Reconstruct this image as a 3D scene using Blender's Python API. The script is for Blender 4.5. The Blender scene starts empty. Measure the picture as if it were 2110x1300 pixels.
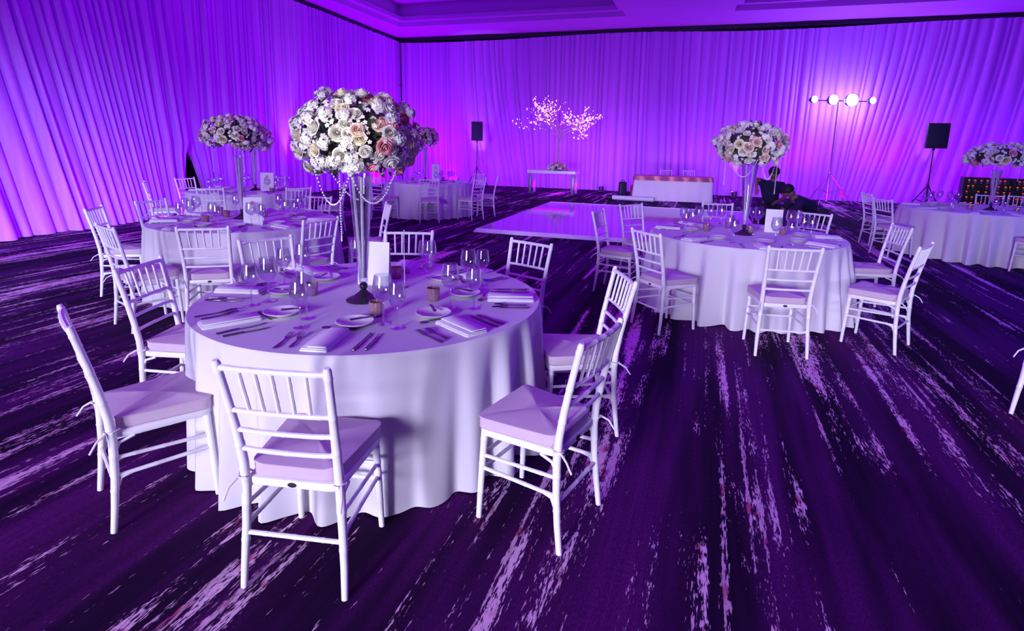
import bpy, math, random
from mathutils import Vector, Matrix
rnd = random.Random(7)
PI = math.pi
scn = bpy.context.scene
COL = scn.collection

# ------------------------------------------------------------------ camera
W, H = 2110, 1300
F, PITCH, ROLL, PY, CZ = 1170.0, 0.1884, 0.0204, 520.0, 1.6474
cp, sp, cr, sr = math.cos(PITCH), math.sin(PITCH), math.cos(ROLL), math.sin(ROLL)
FWD = Vector((0, cp, -sp)); RT0 = Vector((1, 0, 0)); UP0 = Vector((0, sp, cp))
RT = RT0 * cr + UP0 * sr; UP = UP0 * cr - RT0 * sr
EYE = Vector((0, 0, CZ))
cam = bpy.data.cameras.new('camera'); camo = bpy.data.objects.new('camera', cam); COL.objects.link(camo)
cam.sensor_fit = 'HORIZONTAL'; cam.sensor_width = 36.0; cam.lens = F / W * 36.0
cam.shift_y = -(H / 2 - PY) / W; cam.clip_end = 200; cam.clip_start = .05
m = Matrix.Identity(4)
for i in range(3):
    m[i][0] = RT[i]; m[i][1] = UP[i]; m[i][2] = -FWD[i]; m[i][3] = EYE[i]
camo.matrix_world = m; scn.camera = camo

def ray(px, py): return FWD + RT * ((px - W / 2) / F) - UP * ((py - PY) / F)
def at(px, py, z=0.0):                      # photo pixel -> point at height z
    d = ray(px, py); t = (z - CZ) / d.z; return EYE + d * t
def aty(px, py, y):                         # photo pixel -> point at depth y
    d = ray(px, py); return EYE + d * (y / d.y)

# ------------------------------------------------------------------ materials
def mat(name, col, rough=.6, metal=0, noise=None, spec=.5, emit=None, es=0, sheen=0, bump=None):
    m = bpy.data.materials.new(name); m.use_nodes = True
    nt = m.node_tree; b = nt.nodes['Principled BSDF']
    b.inputs['Base Color'].default_value = (*col, 1); b.inputs['Roughness'].default_value = rough
    b.inputs['Metallic'].default_value = metal; b.inputs['Specular IOR Level'].default_value = spec
    if sheen: b.inputs['Sheen Weight'].default_value = sheen
    if emit: b.inputs['Emission Color'].default_value = (*emit, 1); b.inputs['Emission Strength'].default_value = es
    if noise:
        sc, amt = noise
        tc = nt.nodes.new('ShaderNodeTexCoord'); n = nt.nodes.new('ShaderNodeTexNoise')
        n.inputs['Scale'].default_value = sc; n.inputs['Detail'].default_value = 3
        nt.links.new(tc.outputs['Object'], n.inputs['Vector'])
        mx = nt.nodes.new('ShaderNodeMix'); mx.data_type = 'RGBA'
        mx.inputs['A'].default_value = (*[c * (1 - amt) for c in col], 1)
        mx.inputs['B'].default_value = (*[min(1, c * (1 + amt)) for c in col], 1)
        nt.links.new(n.outputs['Fac'], mx.inputs['Factor']); nt.links.new(mx.outputs['Result'], b.inputs['Base Color'])
        if bump:
            bp = nt.nodes.new('ShaderNodeBump'); bp.inputs['Strength'].default_value = bump; bp.inputs['Distance'].default_value = .004
            nt.links.new(n.outputs['Fac'], bp.inputs['Height']); nt.links.new(bp.outputs['Normal'], b.inputs['Normal'])
    return m
def glassy(name, tint, refl=.9, edge=.35, base=.03):
    m = bpy.data.materials.new(name); m.use_nodes = True; nt = m.node_tree; nt.nodes.clear()
    o = nt.nodes.new('ShaderNodeOutputMaterial'); mx = nt.nodes.new('ShaderNodeMixShader')
    t = nt.nodes.new('ShaderNodeBsdfTransparent'); g = nt.nodes.new('ShaderNodeBsdfGlossy')
    t.inputs['Color'].default_value = (*tint, 1); g.inputs['Roughness'].default_value = .02; g.inputs['Color'].default_value = (refl, refl, refl, 1)
    lw = nt.nodes.new('ShaderNodeLayerWeight'); lw.inputs['Blend'].default_value = edge
    mr = nt.nodes.new('ShaderNodeMapRange'); mr.inputs['To Min'].default_value = base; mr.inputs['To Max'].default_value = .75
    nt.links.new(lw.outputs['Facing'], mr.inputs['Value']); nt.links.new(mr.outputs['Result'], mx.inputs['Fac'])
    nt.links.new(t.outputs[0], mx.inputs[1]); nt.links.new(g.outputs[0], mx.inputs[2]); nt.links.new(mx.outputs[0], o.inputs['Surface'])
    return m
def emis(name, col, s):
    return mat(name, col, emit=col, es=s)
M = dict(
    chair=mat('white_lacquer', (.92, .92, .93), .35, noise=(30, .03)),
    cushion=mat('cushion_cloth', (.60, .47, .58), .85, noise=(14, .06), bump=.3),
    ribbon=mat('tie_ribbon', (.85, .82, .85), .7),
    badge=mat('dark_badge', (.02, .02, .03), .4),
    cloth=mat('white_tablecloth', (.72, .71, .76), .8, noise=(9, .025), sheen=.2),
    napkin=mat('napkin_linen', (.86, .86, .88), .75, noise=(25, .03)),
    china=mat('white_china', (.85, .84, .84), .15),
    steel=mat('cutlery_steel', (.24, .22, .27), .2, 1),
    glass=glassy('clear_glass', (.96, .96, .98), 1, .32, .09),
    stem=glassy('stem_glass', (.96, .96, .98), 1, .45, .22),
    vase=glassy('vase_glass', (.95, .95, .98), 1, .36, .05),
    bronze=mat('dark_bronze', (.10, .09, .10), .25, .8, noise=(30, .3)),
    votive=mat('rose_mercury_glass', (.50, .30, .33), .22, .55, noise=(90, .45)),
    wax=mat('candle_wax', (.85, .8, .75), .5, emit=(1, .55, .4), es=.3),
    card=mat('card_paper', (.85, .86, .90), .7),
    ink=mat('pale_ink', (.42, .33, .52), .8),
    inkpink=mat('pink_print', (.75, .28, .42), .8, noise=(200, .5)),
    white_rose=mat('white_petals', (.86, .85, .80), .6, noise=(60, .05)),
    cream_rose=mat('cream_petals', (.87, .82, .66), .6, noise=(60, .06)),
    pink_rose=mat('pink_petals', (.85, .36, .50), .6, noise=(60, .12)),
    blush_rose=mat('blush_petals', (.86, .66, .62), .6, noise=(60, .08)),
    floret=mat('floret_petals', (.86, .86, .84), .6),
    leaf=mat('dark_leaves', (.05, .075, .04), .5, noise=(40, .4)),
    pearl=mat('pearl_beads', (.85, .83, .88), .15),
    black=mat('black_plastic', (.012, .010, .035), .45, noise=(60, .2)),
    grille=mat('black_grille', (.016, .012, .07), .6, noise=(300, .6)),
    dark_metal=mat('dark_stand_metal', (.05, .05, .07), .35, .7),
    pole=mat('silver_pole', (.55, .5, .55), .3, .8),
    console_top=mat('white_table_top', (.82, .82, .86), .3),
    console_leg=mat('grey_metal_legs', (.20, .20, .28), .35, .6),
    trunk=mat('pale_tree_bark', (.5, .4, .5), .5, noise=(20, .2)),
    bloom=emis('lit_blossom', (1, .45, .42), 2.2),
    sequin=mat('rose_sequins', (.80, .20, .24), .32, .7, noise=(40, .85), bump=.8),
    roll=mat('white_roll', (.75, .75, .8), .5),
    redbag=mat('red_fabric', (.35, .03, .05), .7),
    lamp=emis('lamp_lens', (1, .97, 1), 30),
    ulens=emis('uplight_lens', (.95, .75, 1), 8),
    skin=mat('skin', (.30, .14, .11), .6, noise=(20, .1)),
    hair=mat('black_hair', (.012, .010, .014), .6),
    shirt=mat('navy_shirt', (.012, .012, .05), .8, noise=(12, .3)),
    trouser=mat('dark_trousers', (.02, .018, .04), .8, noise=(12, .3)),
    shoe=mat('black_shoe', (.01, .01, .012), .4),
    red_light=emis('candle_red', (1, .015, .06), 2.2),
    orange_light=emis('candle_orange', (1, .10, .02), 2.0),
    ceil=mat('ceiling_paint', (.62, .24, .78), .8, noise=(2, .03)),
    wall=mat('dark_wall', (.035, .03, .05), .9, noise=(3, .1)),
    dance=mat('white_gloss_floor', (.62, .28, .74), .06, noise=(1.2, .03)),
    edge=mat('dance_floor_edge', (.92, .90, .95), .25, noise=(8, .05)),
    tape=mat('warning_red', (.6, .05, .12), .5),
)
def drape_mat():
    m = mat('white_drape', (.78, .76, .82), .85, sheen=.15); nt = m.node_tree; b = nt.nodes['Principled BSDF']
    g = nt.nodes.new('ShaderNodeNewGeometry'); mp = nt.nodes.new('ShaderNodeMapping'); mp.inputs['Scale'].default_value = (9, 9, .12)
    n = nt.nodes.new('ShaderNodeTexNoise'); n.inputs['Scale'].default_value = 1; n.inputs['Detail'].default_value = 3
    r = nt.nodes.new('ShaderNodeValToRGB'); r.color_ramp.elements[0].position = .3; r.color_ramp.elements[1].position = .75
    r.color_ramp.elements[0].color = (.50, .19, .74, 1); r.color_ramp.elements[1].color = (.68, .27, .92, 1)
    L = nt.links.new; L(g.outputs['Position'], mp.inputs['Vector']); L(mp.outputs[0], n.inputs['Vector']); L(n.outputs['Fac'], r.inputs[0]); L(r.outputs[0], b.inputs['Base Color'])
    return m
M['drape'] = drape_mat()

def carpet_mat():
    m = bpy.data.materials.new('streaked_carpet'); m.use_nodes = True; nt = m.node_tree; b = nt.nodes['Principled BSDF']; L = nt.links.new
    b.inputs['Roughness'].default_value = .95; b.inputs['Specular IOR Level'].default_value = .1
    g = nt.nodes.new('ShaderNodeNewGeometry'); rot = nt.nodes.new('ShaderNodeMapping')
    rot.inputs['Rotation'].default_value = (0, 0, math.atan2(.322, .947))
    L(g.outputs['Position'], rot.inputs['Vector'])
    def noise(sc, det=2, dist=0, off=(0, 0, 0), rough=.5):
        mp = nt.nodes.new('ShaderNodeMapping'); mp.inputs['Scale'].default_value = sc; mp.inputs['Location'].default_value = off
        n = nt.nodes.new('ShaderNodeTexNoise'); n.inputs['Scale'].default_value = 1; n.inputs['Detail'].default_value = det; n.inputs['Distortion'].default_value = dist
        n.inputs['Roughness'].default_value = rough
        L(rot.outputs[0], mp.inputs['Vector']); L(mp.outputs[0], n.inputs['Vector']); return n.outputs['Fac']
    def mr(v, a, b2, c=0, d=1):
        n = nt.nodes.new('ShaderNodeMapRange'); n.interpolation_type = 'SMOOTHSTEP'
        for k, x in zip(('From Min', 'From Max', 'To Min', 'To Max'), (a, b2, c, d)): n.inputs[k].default_value = x
        L(v, n.inputs['Value']); return n.outputs['Result']
    def mul(a, b2, op='MULTIPLY'):
        n = nt.nodes.new('ShaderNodeMath'); n.operation = op
        for i, x in enumerate((a, b2)):
            if isinstance(x, (int, float)): n.inputs[i].default_value = x
            else: L(x, n.inputs[i])
        return n.outputs[0]
    def mixc(f, a, b2):
        n = nt.nodes.new('ShaderNodeMix'); n.data_type = 'RGBA'
        L(f, n.inputs['Factor'])
        for k, x in (('A', a), ('B', b2)):
            if isinstance(x, tuple): n.inputs[k].default_value = (*x, 1)
            else: L(x, n.inputs[k])
        return n.outputs['Result']
    broad = noise((1.5, .12, 1), 2, 0, (3, 1, 0))
    line = noise((10, .34, 1), 3, .0, (0, 0, 0), .45)
    line2 = noise((24, .5, 1), 2, .0, (7, 3, 0))
    dash = noise((120, 17, 1), 2, 0, (1, 5, 0), .7)
    brk = noise((5, 1.6, 1), 3, 0, (9, 2, 0))
    def off(v, k): return mul(mul(v, .5, 'SUBTRACT'), k)
    wob = mul(mul(off(dash, .50), off(broad, .55), 'ADD'), off(brk, .45), 'ADD')
    s1 = mr(mul(line, wob, 'ADD'),   .635, .69); s2 = mr(mul(line2, mul(wob, 1.2), 'ADD'), .67, .73, 0, .75)
    s = mul(s1, s2, 'MAXIMUM'); s = mul(s, mr(dash, .28, .5, .25, 1))
    dark = noise((4, .3, 1), 3, 0, (4, 4, 0)); fine = noise((60, 1.2, 1), 2, 0, (2, 8, 0)); pile = noise((160, 60, 1), 1, 0, (0, 3, 0))
    base = mixc(mr(dark, .36, .64), (.010, .0005, .020), (.085, .004, .125))
    base = mixc(mr(fine, .35, .7, 0, .8), base, mixc(mr(dark, .4, .7), (.022, .001, .04), (.13, .009, .17)))
    base = mixc(mr(pile, .3, .7, 0, .5), base, (.012, .001, .022))
    red = mixc(mr(noise((14, 6, 1), 2, 0, (5, 5, 0)), .55, .68), (.82, .52, .74), (.55, .10, .26))
    L(mixc(s, base, red), b.inputs['Base Color'])
    return m
M['carpet'] = carpet_mat()

# ------------------------------------------------------------------ mesh helpers
class MB:
    def __init__(s): s.v = []; s.f = []
    def add(s, v, f):
        o = len(s.v); s.v += [tuple(p) for p in v]; s.f += [tuple(i + o for i in q) for q in f]; return s
    def tube(s, pts, n=10, cap=True):        # pts: [(xyz, radius)]
        P = [Vector(p) for p, r in pts]; R = [r for p, r in pts]; rings = []
        t0 = (P[1] - P[0]).normalized(); a = Vector((0, 0, 1)) if abs(t0.z) < .9 else Vector((1, 0, 0))
        u = t0.cross(a).normalized()
        for i, p in enumerate(P):
            t = ((P[min(i + 1, len(P) - 1)] - P[max(i - 1, 0)])).normalized()
            u = (u - t * u.dot(t)).normalized(); w = t.cross(u)
            rings.append([p + (u * math.cos(2 * PI * k / n) + w * math.sin(2 * PI * k / n)) * R[i] for k in range(n)])
        v = [q for r in rings for q in r]; f = []
        for i in range(len(P) - 1):
            for k in range(n): f.append((i * n + k, i * n + (k + 1) % n, (i + 1) * n + (k + 1) % n, (i + 1) * n + k))
        if cap: f.append(tuple(range(n))[::-1]); f.append(tuple((len(P) - 1) * n + k for k in range(n)))
        return s.add(v, f)
    def lathe(s, prof, n=24, c=(0, 0, 0)):   # prof: [(r, z)]
        v = []; f = []; ids = []
        for r, z in prof:
            if r < 1e-6: ids.append([len(v)] * n); v.append((c[0], c[1], c[2] + z))
            else:
                ids.append([len(v) + k for k in range(n)])
                v += [(c[0] + r * math.cos(2 * PI * k / n), c[1] + r * math.sin(2 * PI * k / n), c[2] + z) for k in range(n)]
        for a, b in zip(ids, ids[1:]):
            for k in range(n):
                q = []
                for i in (a[k], a[(k + 1) % n], b[(k + 1) % n], b[k]):
                    if i not in q: q.append(i)
                if len(q) > 2: f.append(tuple(q))
        return s.add(v, f)
    def box(s, x0, x1, y0, y1, z0, z1, bev=0):
        if not bev:
            v = [(x, y, z) for z in (z0, z1) for y in (y0, y1) for x in (x0, x1)]
            return s.add(v, [(0, 2, 3, 1), (4, 5, 7, 6), (0, 1, 5, 4), (2, 6, 7, 3), (0, 4, 6, 2), (1, 3, 7, 5)])
        out = [(x0, y0), (x1, y0), (x1, y1), (x0, y1)]
        return s.prism(round_poly(out, bev, 3), z0, z1, min(bev, (z1 - z0) * .45))
    def prism(s, poly, z0, z1, bev=0, shrink_top=0):   # rounded prism from a ccw outline
        n = len(poly); cx = sum(p[0] for p in poly) / n; cy = sum(p[1] for p in poly) / n
        def sc(d):
            o = []
            for x, y in poly:
                l = math.hypot(x - cx, y - cy) or 1; k = max(0, (l - d) / l); o.append((cx + (x - cx) * k, cy + (y - cy) * k))
            return o
        lv = [(z0, bev), (z0 + bev * .3, bev * .3), (z0 + bev, 0), (z1 - bev, 0), (z1 - bev * .3, bev * .3), (z1, bev)] if bev else [(z0, 0), (z1, 0)]
        v = []
        for z, d in lv: v += [(x, y, z) for x, y in sc(d)]
        f = []
        for i in range(len(lv) - 1):
            for k in range(n): f.append((i * n + k, i * n + (k + 1) % n, (i + 1) * n + (k + 1) % n, (i + 1) * n + k))
        f.append(tuple(range(n))[::-1]); f.append(tuple((len(lv) - 1) * n + k for k in range(n)))
        return s.add(v, f)
    def ball(s, c, r, n=8, m=5, sz=1):
        return s.lathe([(r * math.sin(PI * i / m), -r * sz * math.cos(PI * i / m)) for i in range(m + 1)], n, c)
    def xf(s, mtx): s.v = [tuple(mtx @ Vector(p)) for p in s.v]; return s
    def mesh(s, name, mt, smooth=True):
        me = bpy.data.meshes.new(name); me.from_pydata(s.v, [], s.f); me.materials.append(mt)
        if smooth:
            me.polygons.foreach_set('use_smooth', [True] * len(me.polygons))
            try: me.set_sharp_from_angle(angle=math.radians(42))
            except Exception: pass
        me.update(); return me
    def obj(s, name, mt, parent=None, smooth=True, loc=None):
        o = bpy.data.objects.new(name, s.mesh(name, mt, smooth)); COL.objects.link(o)
        if parent: o.parent = parent
        if loc is not None: o.location = loc
        return o
def round_poly(p, r, k=3):
    out = []; n = len(p)
    for i in range(n):
        a, b, c = Vector(p[i - 1]), Vector(p[i]), Vector(p[(i + 1) % n])
        d1 = (a - b).normalized(); d2 = (c - b).normalized()
        s0 = b + d1 * r; s1 = b + d2 * r
        for j in range(k + 1):
            t = j / k; q = s0 * (1 - t) ** 2 + b * 2 * t * (1 - t) + s1 * t ** 2; out.append((q.x, q.y))
    return out
def empty(name, loc=(0, 0, 0), rz=0):
    o = bpy.data.objects.new(name, None); COL.objects.link(o); o.location = loc; o.rotation_euler = (0, 0, rz); o.empty_display_size = .1; return o
def tag(o, label, cat, group=None, kind=None):
    o['label'] = label; o['category'] = cat
    if group: o['group'] = group
    if kind: o['kind'] = kind
    return o
def struct(o): o['kind'] = 'structure'; return o
def kids(o): return list(o.children)
def dup(o, parent=None):
    c = o.copy(); COL.objects.link(c)
    if parent: c.parent = parent; c.matrix_parent_inverse = o.matrix_parent_inverse.copy()
    for k in kids(o): dup(k, c)
    return c
class Proto:                                 # the first use is the built thing itself, every later use a copy
    def __init__(s, o): s.o = o; s.used = False
    def put(s, loc, rz, label, cat, group=None):
        o = s.o if not s.used else dup(s.o); s.used = True
        o.location = loc; o.rotation_euler = (0, 0, rz)
        for k in ('group',):
            if k in o: del o[k]
        return tag(o, label, cat, group)

# ------------------------------------------------------------------ the room
O = Vector((-4.8, 24.1, 0)); U = Vector((.952, -.306, 0)).normalized(); V = Vector((-.262, -.965, 0)).normalized()
NB = Vector((U.y, -U.x, 0)); NL = Vector((-V.y, V.x, 0))
if NB.y > 0: NB = -NB
if NL.x < 0: NL = -NL
CEIL, DTOP = 5.75, 5.60
fl = MB().add([(-16, -12, 0), (24, -12, 0), (24, 30, 0), (-16, 30, 0)], [(0, 1, 2, 3)]).obj('floor', M['carpet'], smooth=False); struct(fl)
def wallq(a, b, z0, z1, nm, mt):
    o = MB().add([(*a.xy, z0), (*b.xy, z0), (*b.xy, z1), (*a.xy, z1)], [(0, 1, 2, 3)]).obj(nm, mt, smooth=False); return struct(o)
wb = O - NB * .35; wl = O - NL * .35
LB, LL = 25.0, 26.0
wallq(wb - U * .5, wb + U * LB, 0, CEIL, 'wall_back', M['wall'])
wallq(wl + V * LL, wl - V * .3, 0, CEIL, 'wall_left', M['wall'])
# coffered ceiling
def uv(u, v, z): p = O + U * u + NB * v; return (p.x, p.y, z)
cm = MB()
us = [-1, 1.2, 9.36, 12.64, 20.8, 26]; vs = [-1, 2.0, 9.5, 12.6, 27]
for i in range(5):
    for j in range(4):
        c = [(us[i], vs[j]), (us[i + 1], vs[j]), (us[i + 1], vs[j + 1]), (us[i], vs[j + 1])]
        if i in (1, 3) and j == 1:
            zt = CEIL + .75
            cm.add([uv(*p, zt) for p in c], [(0, 1, 2, 3)])
            for k in range(4):
                a, b = c[k], c[(k + 1) % 4]
                cm.add([uv(*a, CEIL), uv(*b, CEIL), uv(*b, zt), uv(*a, zt)], [(0, 1, 2, 3)])
            d = .22                              # stepped lip round the recess
            ci = [(c[0][0] + d, c[0][1] + d), (c[1][0] - d, c[1][1] + d), (c[2][0] - d, c[2][1] - d), (c[3][0] + d, c[3][1] - d)]
            for k in range(4):
                a, b, a2, b2 = c[k], c[(k + 1) % 4], ci[k], ci[(k + 1) % 4]
                cm.add([uv(*a, CEIL + .16), uv(*b, CEIL + .16), uv(*b2, CEIL + .16), uv(*a2, CEIL + .16)], [(0, 1, 2, 3)])
                cm.add([uv(*a2, CEIL + .16), uv(*b2, CEIL + .16), uv(*b2, CEIL + .3), uv(*a2, CEIL + .3)], [(0, 1, 2, 3)])
        else:
            cm.add([uv(*p, CEIL) for p in c], [(0, 1, 2, 3)])
struct(cm.obj('ceiling', M['ceil'], smooth=False))
# dark rail the drapes hang from
def rail(a, d, n, L, nm, z0, z1):
    b = MB(); q = a + n * .02
    pts = [q, q + d * L, q + d * L - n * .1, q - n * .1]
    b.add([(*p.xy, z0) for p in pts] + [(*p.xy, z1) for p in pts], [(0, 1, 2, 3), (4, 7, 6, 5), (0, 4, 5, 1), (1, 5, 6, 2), (2, 6, 7, 3), (3, 7, 4, 0)])
    struct(b.obj(nm, M['black'], smooth=False))
rail(O, U, NB, LB, 'trim_1', DTOP, CEIL - .01); rail(O, V, NL, LL, 'trim_2', DTOP, CEIL - .01)

def drape(a, d, n, s0, s1, label, seed, lam=.21, sway=None, flare=None, e0=None, e1=None, amp=(.035, .06), rows=16, sag=None):
    r = random.Random(seed); cols_s = []; s = s0; deep = []      # pleats of uneven width: rounded ridges, tight valleys
    while s < s1 - lam * .3:
        w_ = lam * r.choice((.55, .8, 1.0, 1.25, 1.7)) * r.uniform(.85, 1.15); w_ = min(w_, s1 - s); A = r.uniform(.45, 1.2) * min(1.3, w_ / lam) ** .5; A2 = A * r.uniform(.5, 1.3); sk = r.uniform(.75, 1.3)
        for i in range(8): t = i / 8; cols_s.append((s + w_ * t, abs(math.sin(PI * t ** sk)) ** .65 * A - .5, abs(math.sin(PI * t ** sk)) ** .65 * A2 - .5))
        s += w_
    cols_s.append((s1, -.5, -.5)); cols = len(cols_s) - 1; v = []; f = []
    for j in range(rows + 1):
        h = j / rows; z = .012 + (DTOP - .012) * h; low = 1 - h
        for so, pt_, pb in cols_s:
            s = so + (e0(z) * math.exp(-(so - s0) / .5) if e0 else 0) + (e1(z) * math.exp(-(s1 - so) / .5) if e1 else 0)
            am = amp[0] + (amp[1] - amp[0]) * low
            dep = .12 + am * 1.5 * (pt_ * h + pb * low) + .03 * math.sin(so * .8 + seed) + (flare(so, low) if flare else 0)
            sh = sway(so, low) if sway else 0
            zz = z - (sag(so) * h if sag else 0)
            pt = a + d * (s + sh) + n * dep
            v.append((pt.x, pt.y, zz))
    for j in range(rows):
        for i in range(cols):
            k = j * (cols + 1) + i; f.append((k, k + 1, k + cols + 2, k + cols + 1))
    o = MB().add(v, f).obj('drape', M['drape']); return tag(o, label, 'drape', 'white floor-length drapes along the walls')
def wall_s(px, a, d):                          # where along a wall line the photo column px falls (near the floor)
    r = ray(px, 380); k = Vector((r.x, r.y)); e = Vector((d.x, d.y)); A = Vector((a.x, a.y))
    den = k.x * e.y - k.y * e.x
    return (A.y * k.x - A.x * k.y) / -den
sg = wall_s(375, O, V); s_low = wall_s(215, O, V)
hole = lambda z: max(0, 1 - z / 1.5) ** .6 * .6 if z < 1.5 else 0
lflare = lambda s, low: (.8 * low ** 1.15) * min(1, max(0, (s - 10.5) / 3)) + .12 * low ** 2
lsway = lambda s, low: -.35 * low ** 1.2 * min(1, max(0, (s - sg - .2) / 3.0))
drape(O, V, NL, .05, 5.0, 'left wall drape next to the room corner, lit deep purple', 3, .19, amp=(.05, .08))
drape(O, V, NL, 5.0, sg, 'left wall drape behind the left bouquet, with the dark gap at its foot', 4, .2, e1=lambda z: -hole(z), amp=(.06, .10))
drape(O, V, NL, sg, 21.5, 'nearest left wall drape, sweeping pale folds pooling toward the camera', 5, .19, sway=lsway, flare=lflare, e0=lambda z: hole(z) * .8, amp=(.09, .15), rows=22)
s1 = wall_s(1000, O, U); s2 = wall_s(1300, O, U); s3 = wall_s(1560, O, U); s4 = wall_s(1895, O, U)
bsag = lambda s: .05 + .05 * math.sin(s * .55)
def bsway(s, low):
    r = 0
    for sc, k, w_ in ((s1 + .5, .8, 1.5), (s2 + 1.2, .2, 1.2), (s4 - .6, -.8, 1.6), (s4 + 2.5, -.7, 2.5)): r += k * low ** 1.4 * math.exp(-((s - sc) / w_) ** 2)
    return r
for a_, b_, lab, sd, lm in ((.05, s1, 'back wall drape from the room corner to the left speaker', 11, .22), (s1, s2, 'back wall drape behind the lit blossom tree', 12, .21),
        (s2, s3, 'back wall drape behind the sequin-topped table', 13, .21), (s3, s4, 'back wall drape behind the tripod stand of four bright lamps', 14, .22),
        (s4, LB, 'back wall drape at far right, behind the right speaker', 15, .25)):
    drape(O, U, NB, a_ - (.1 if a_ > 1 else 0), b_, lab, sd, lm, sway=bsway, sag=bsag, amp=(.045, .085))
# black cord hanging down the corner
co = O + NB * .28 + NL * .28
cdm = MB().tube([((co.x, co.y, DTOP - .02), .022), ((co.x + .01, co.y, 3.2), .022), ((co.x, co.y, .05), .022)], 6); cdm.ball((co.x, co.y, 3.9), .06)
struct(cdm.obj('trim_3', M['black']))

# dance floor
D0 = at(975, 475, .03); D0.z = 0
DW, DD = 5.2, 5.75; rz = math.atan2(U.y, U.x)
df = empty('dance_floor', D0, rz); tag(df, 'glossy white portable dance floor with pale bevelled edge strips', 'dance floor')
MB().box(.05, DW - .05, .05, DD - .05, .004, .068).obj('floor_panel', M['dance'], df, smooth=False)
for nm, q in (('edge_strip', [(0, 0), (DW, 0), (DW - .05, .05), (.05, .05)]), ('edge_strip', [(0, 0), (.05, .05), (.05, DD - .05), (0, DD)]),
              ('edge_strip', [(0, DD), (.05, DD - .05), (DW - .05, DD - .05), (DW, DD)]), ('edge_strip', [(DW, 0), (DW, DD), (DW - .05, DD - .05), (DW - .05, .05)])):
    b = MB(); zs = [.006 if (x in (0, DW) or y in (0, DD)) else .060 for x, y in q]
    low = [(x, y, .002) for x, y in q]; top = [(x, y, z + .012) for (x, y), z in zip(q, zs)]
    b.add(low + top, [(3, 2, 1, 0), (4, 5, 6, 7), (0, 1, 5, 4), (1, 2, 6, 5), (2, 3, 7, 6), (3, 0, 4, 7)]).obj(nm, M['edge'], df, smooth=False)

# ------------------------------------------------------------------ chiavari chair (faces +y)
def bamboo(pts, rings):
    """pts [(xyz,r)] polyline -> with ring bumps at the given fractions"""
    P = [Vector(p) for p, r in pts]; R = [r for p, r in pts]
    L = [0]
    for a, b in zip(P, P[1:]): L.append(L[-1] + (b - a).length)
    def ev(t):
        s = t * L[-1]
        for i in range(len(P) - 1):
            if s <= L[i + 1] + 1e-9:
                k = (s - L[i]) / (L[i + 1] - L[i]); return P[i].lerp(P[i + 1], k), R[i] + (R[i + 1] - R[i]) * k
        return P[-1], R[-1]
    ts = set(l / L[-1] for l in L); e = .0045 / L[-1]; out = []
    for t in rings:
        for d, k in ((-1.6, 1), (-.7, 1.09), (.7, 1.09), (1.6, 1)): out.append((t + d * e, k))
    out += [(t, 1) for t in ts if all(abs(t - r) > 3 * e for r in rings)]
    res = []
    for t, k in sorted(out):
        p, r = ev(min(1, max(0, t))); res.append((p, r * k))
    return res
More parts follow.
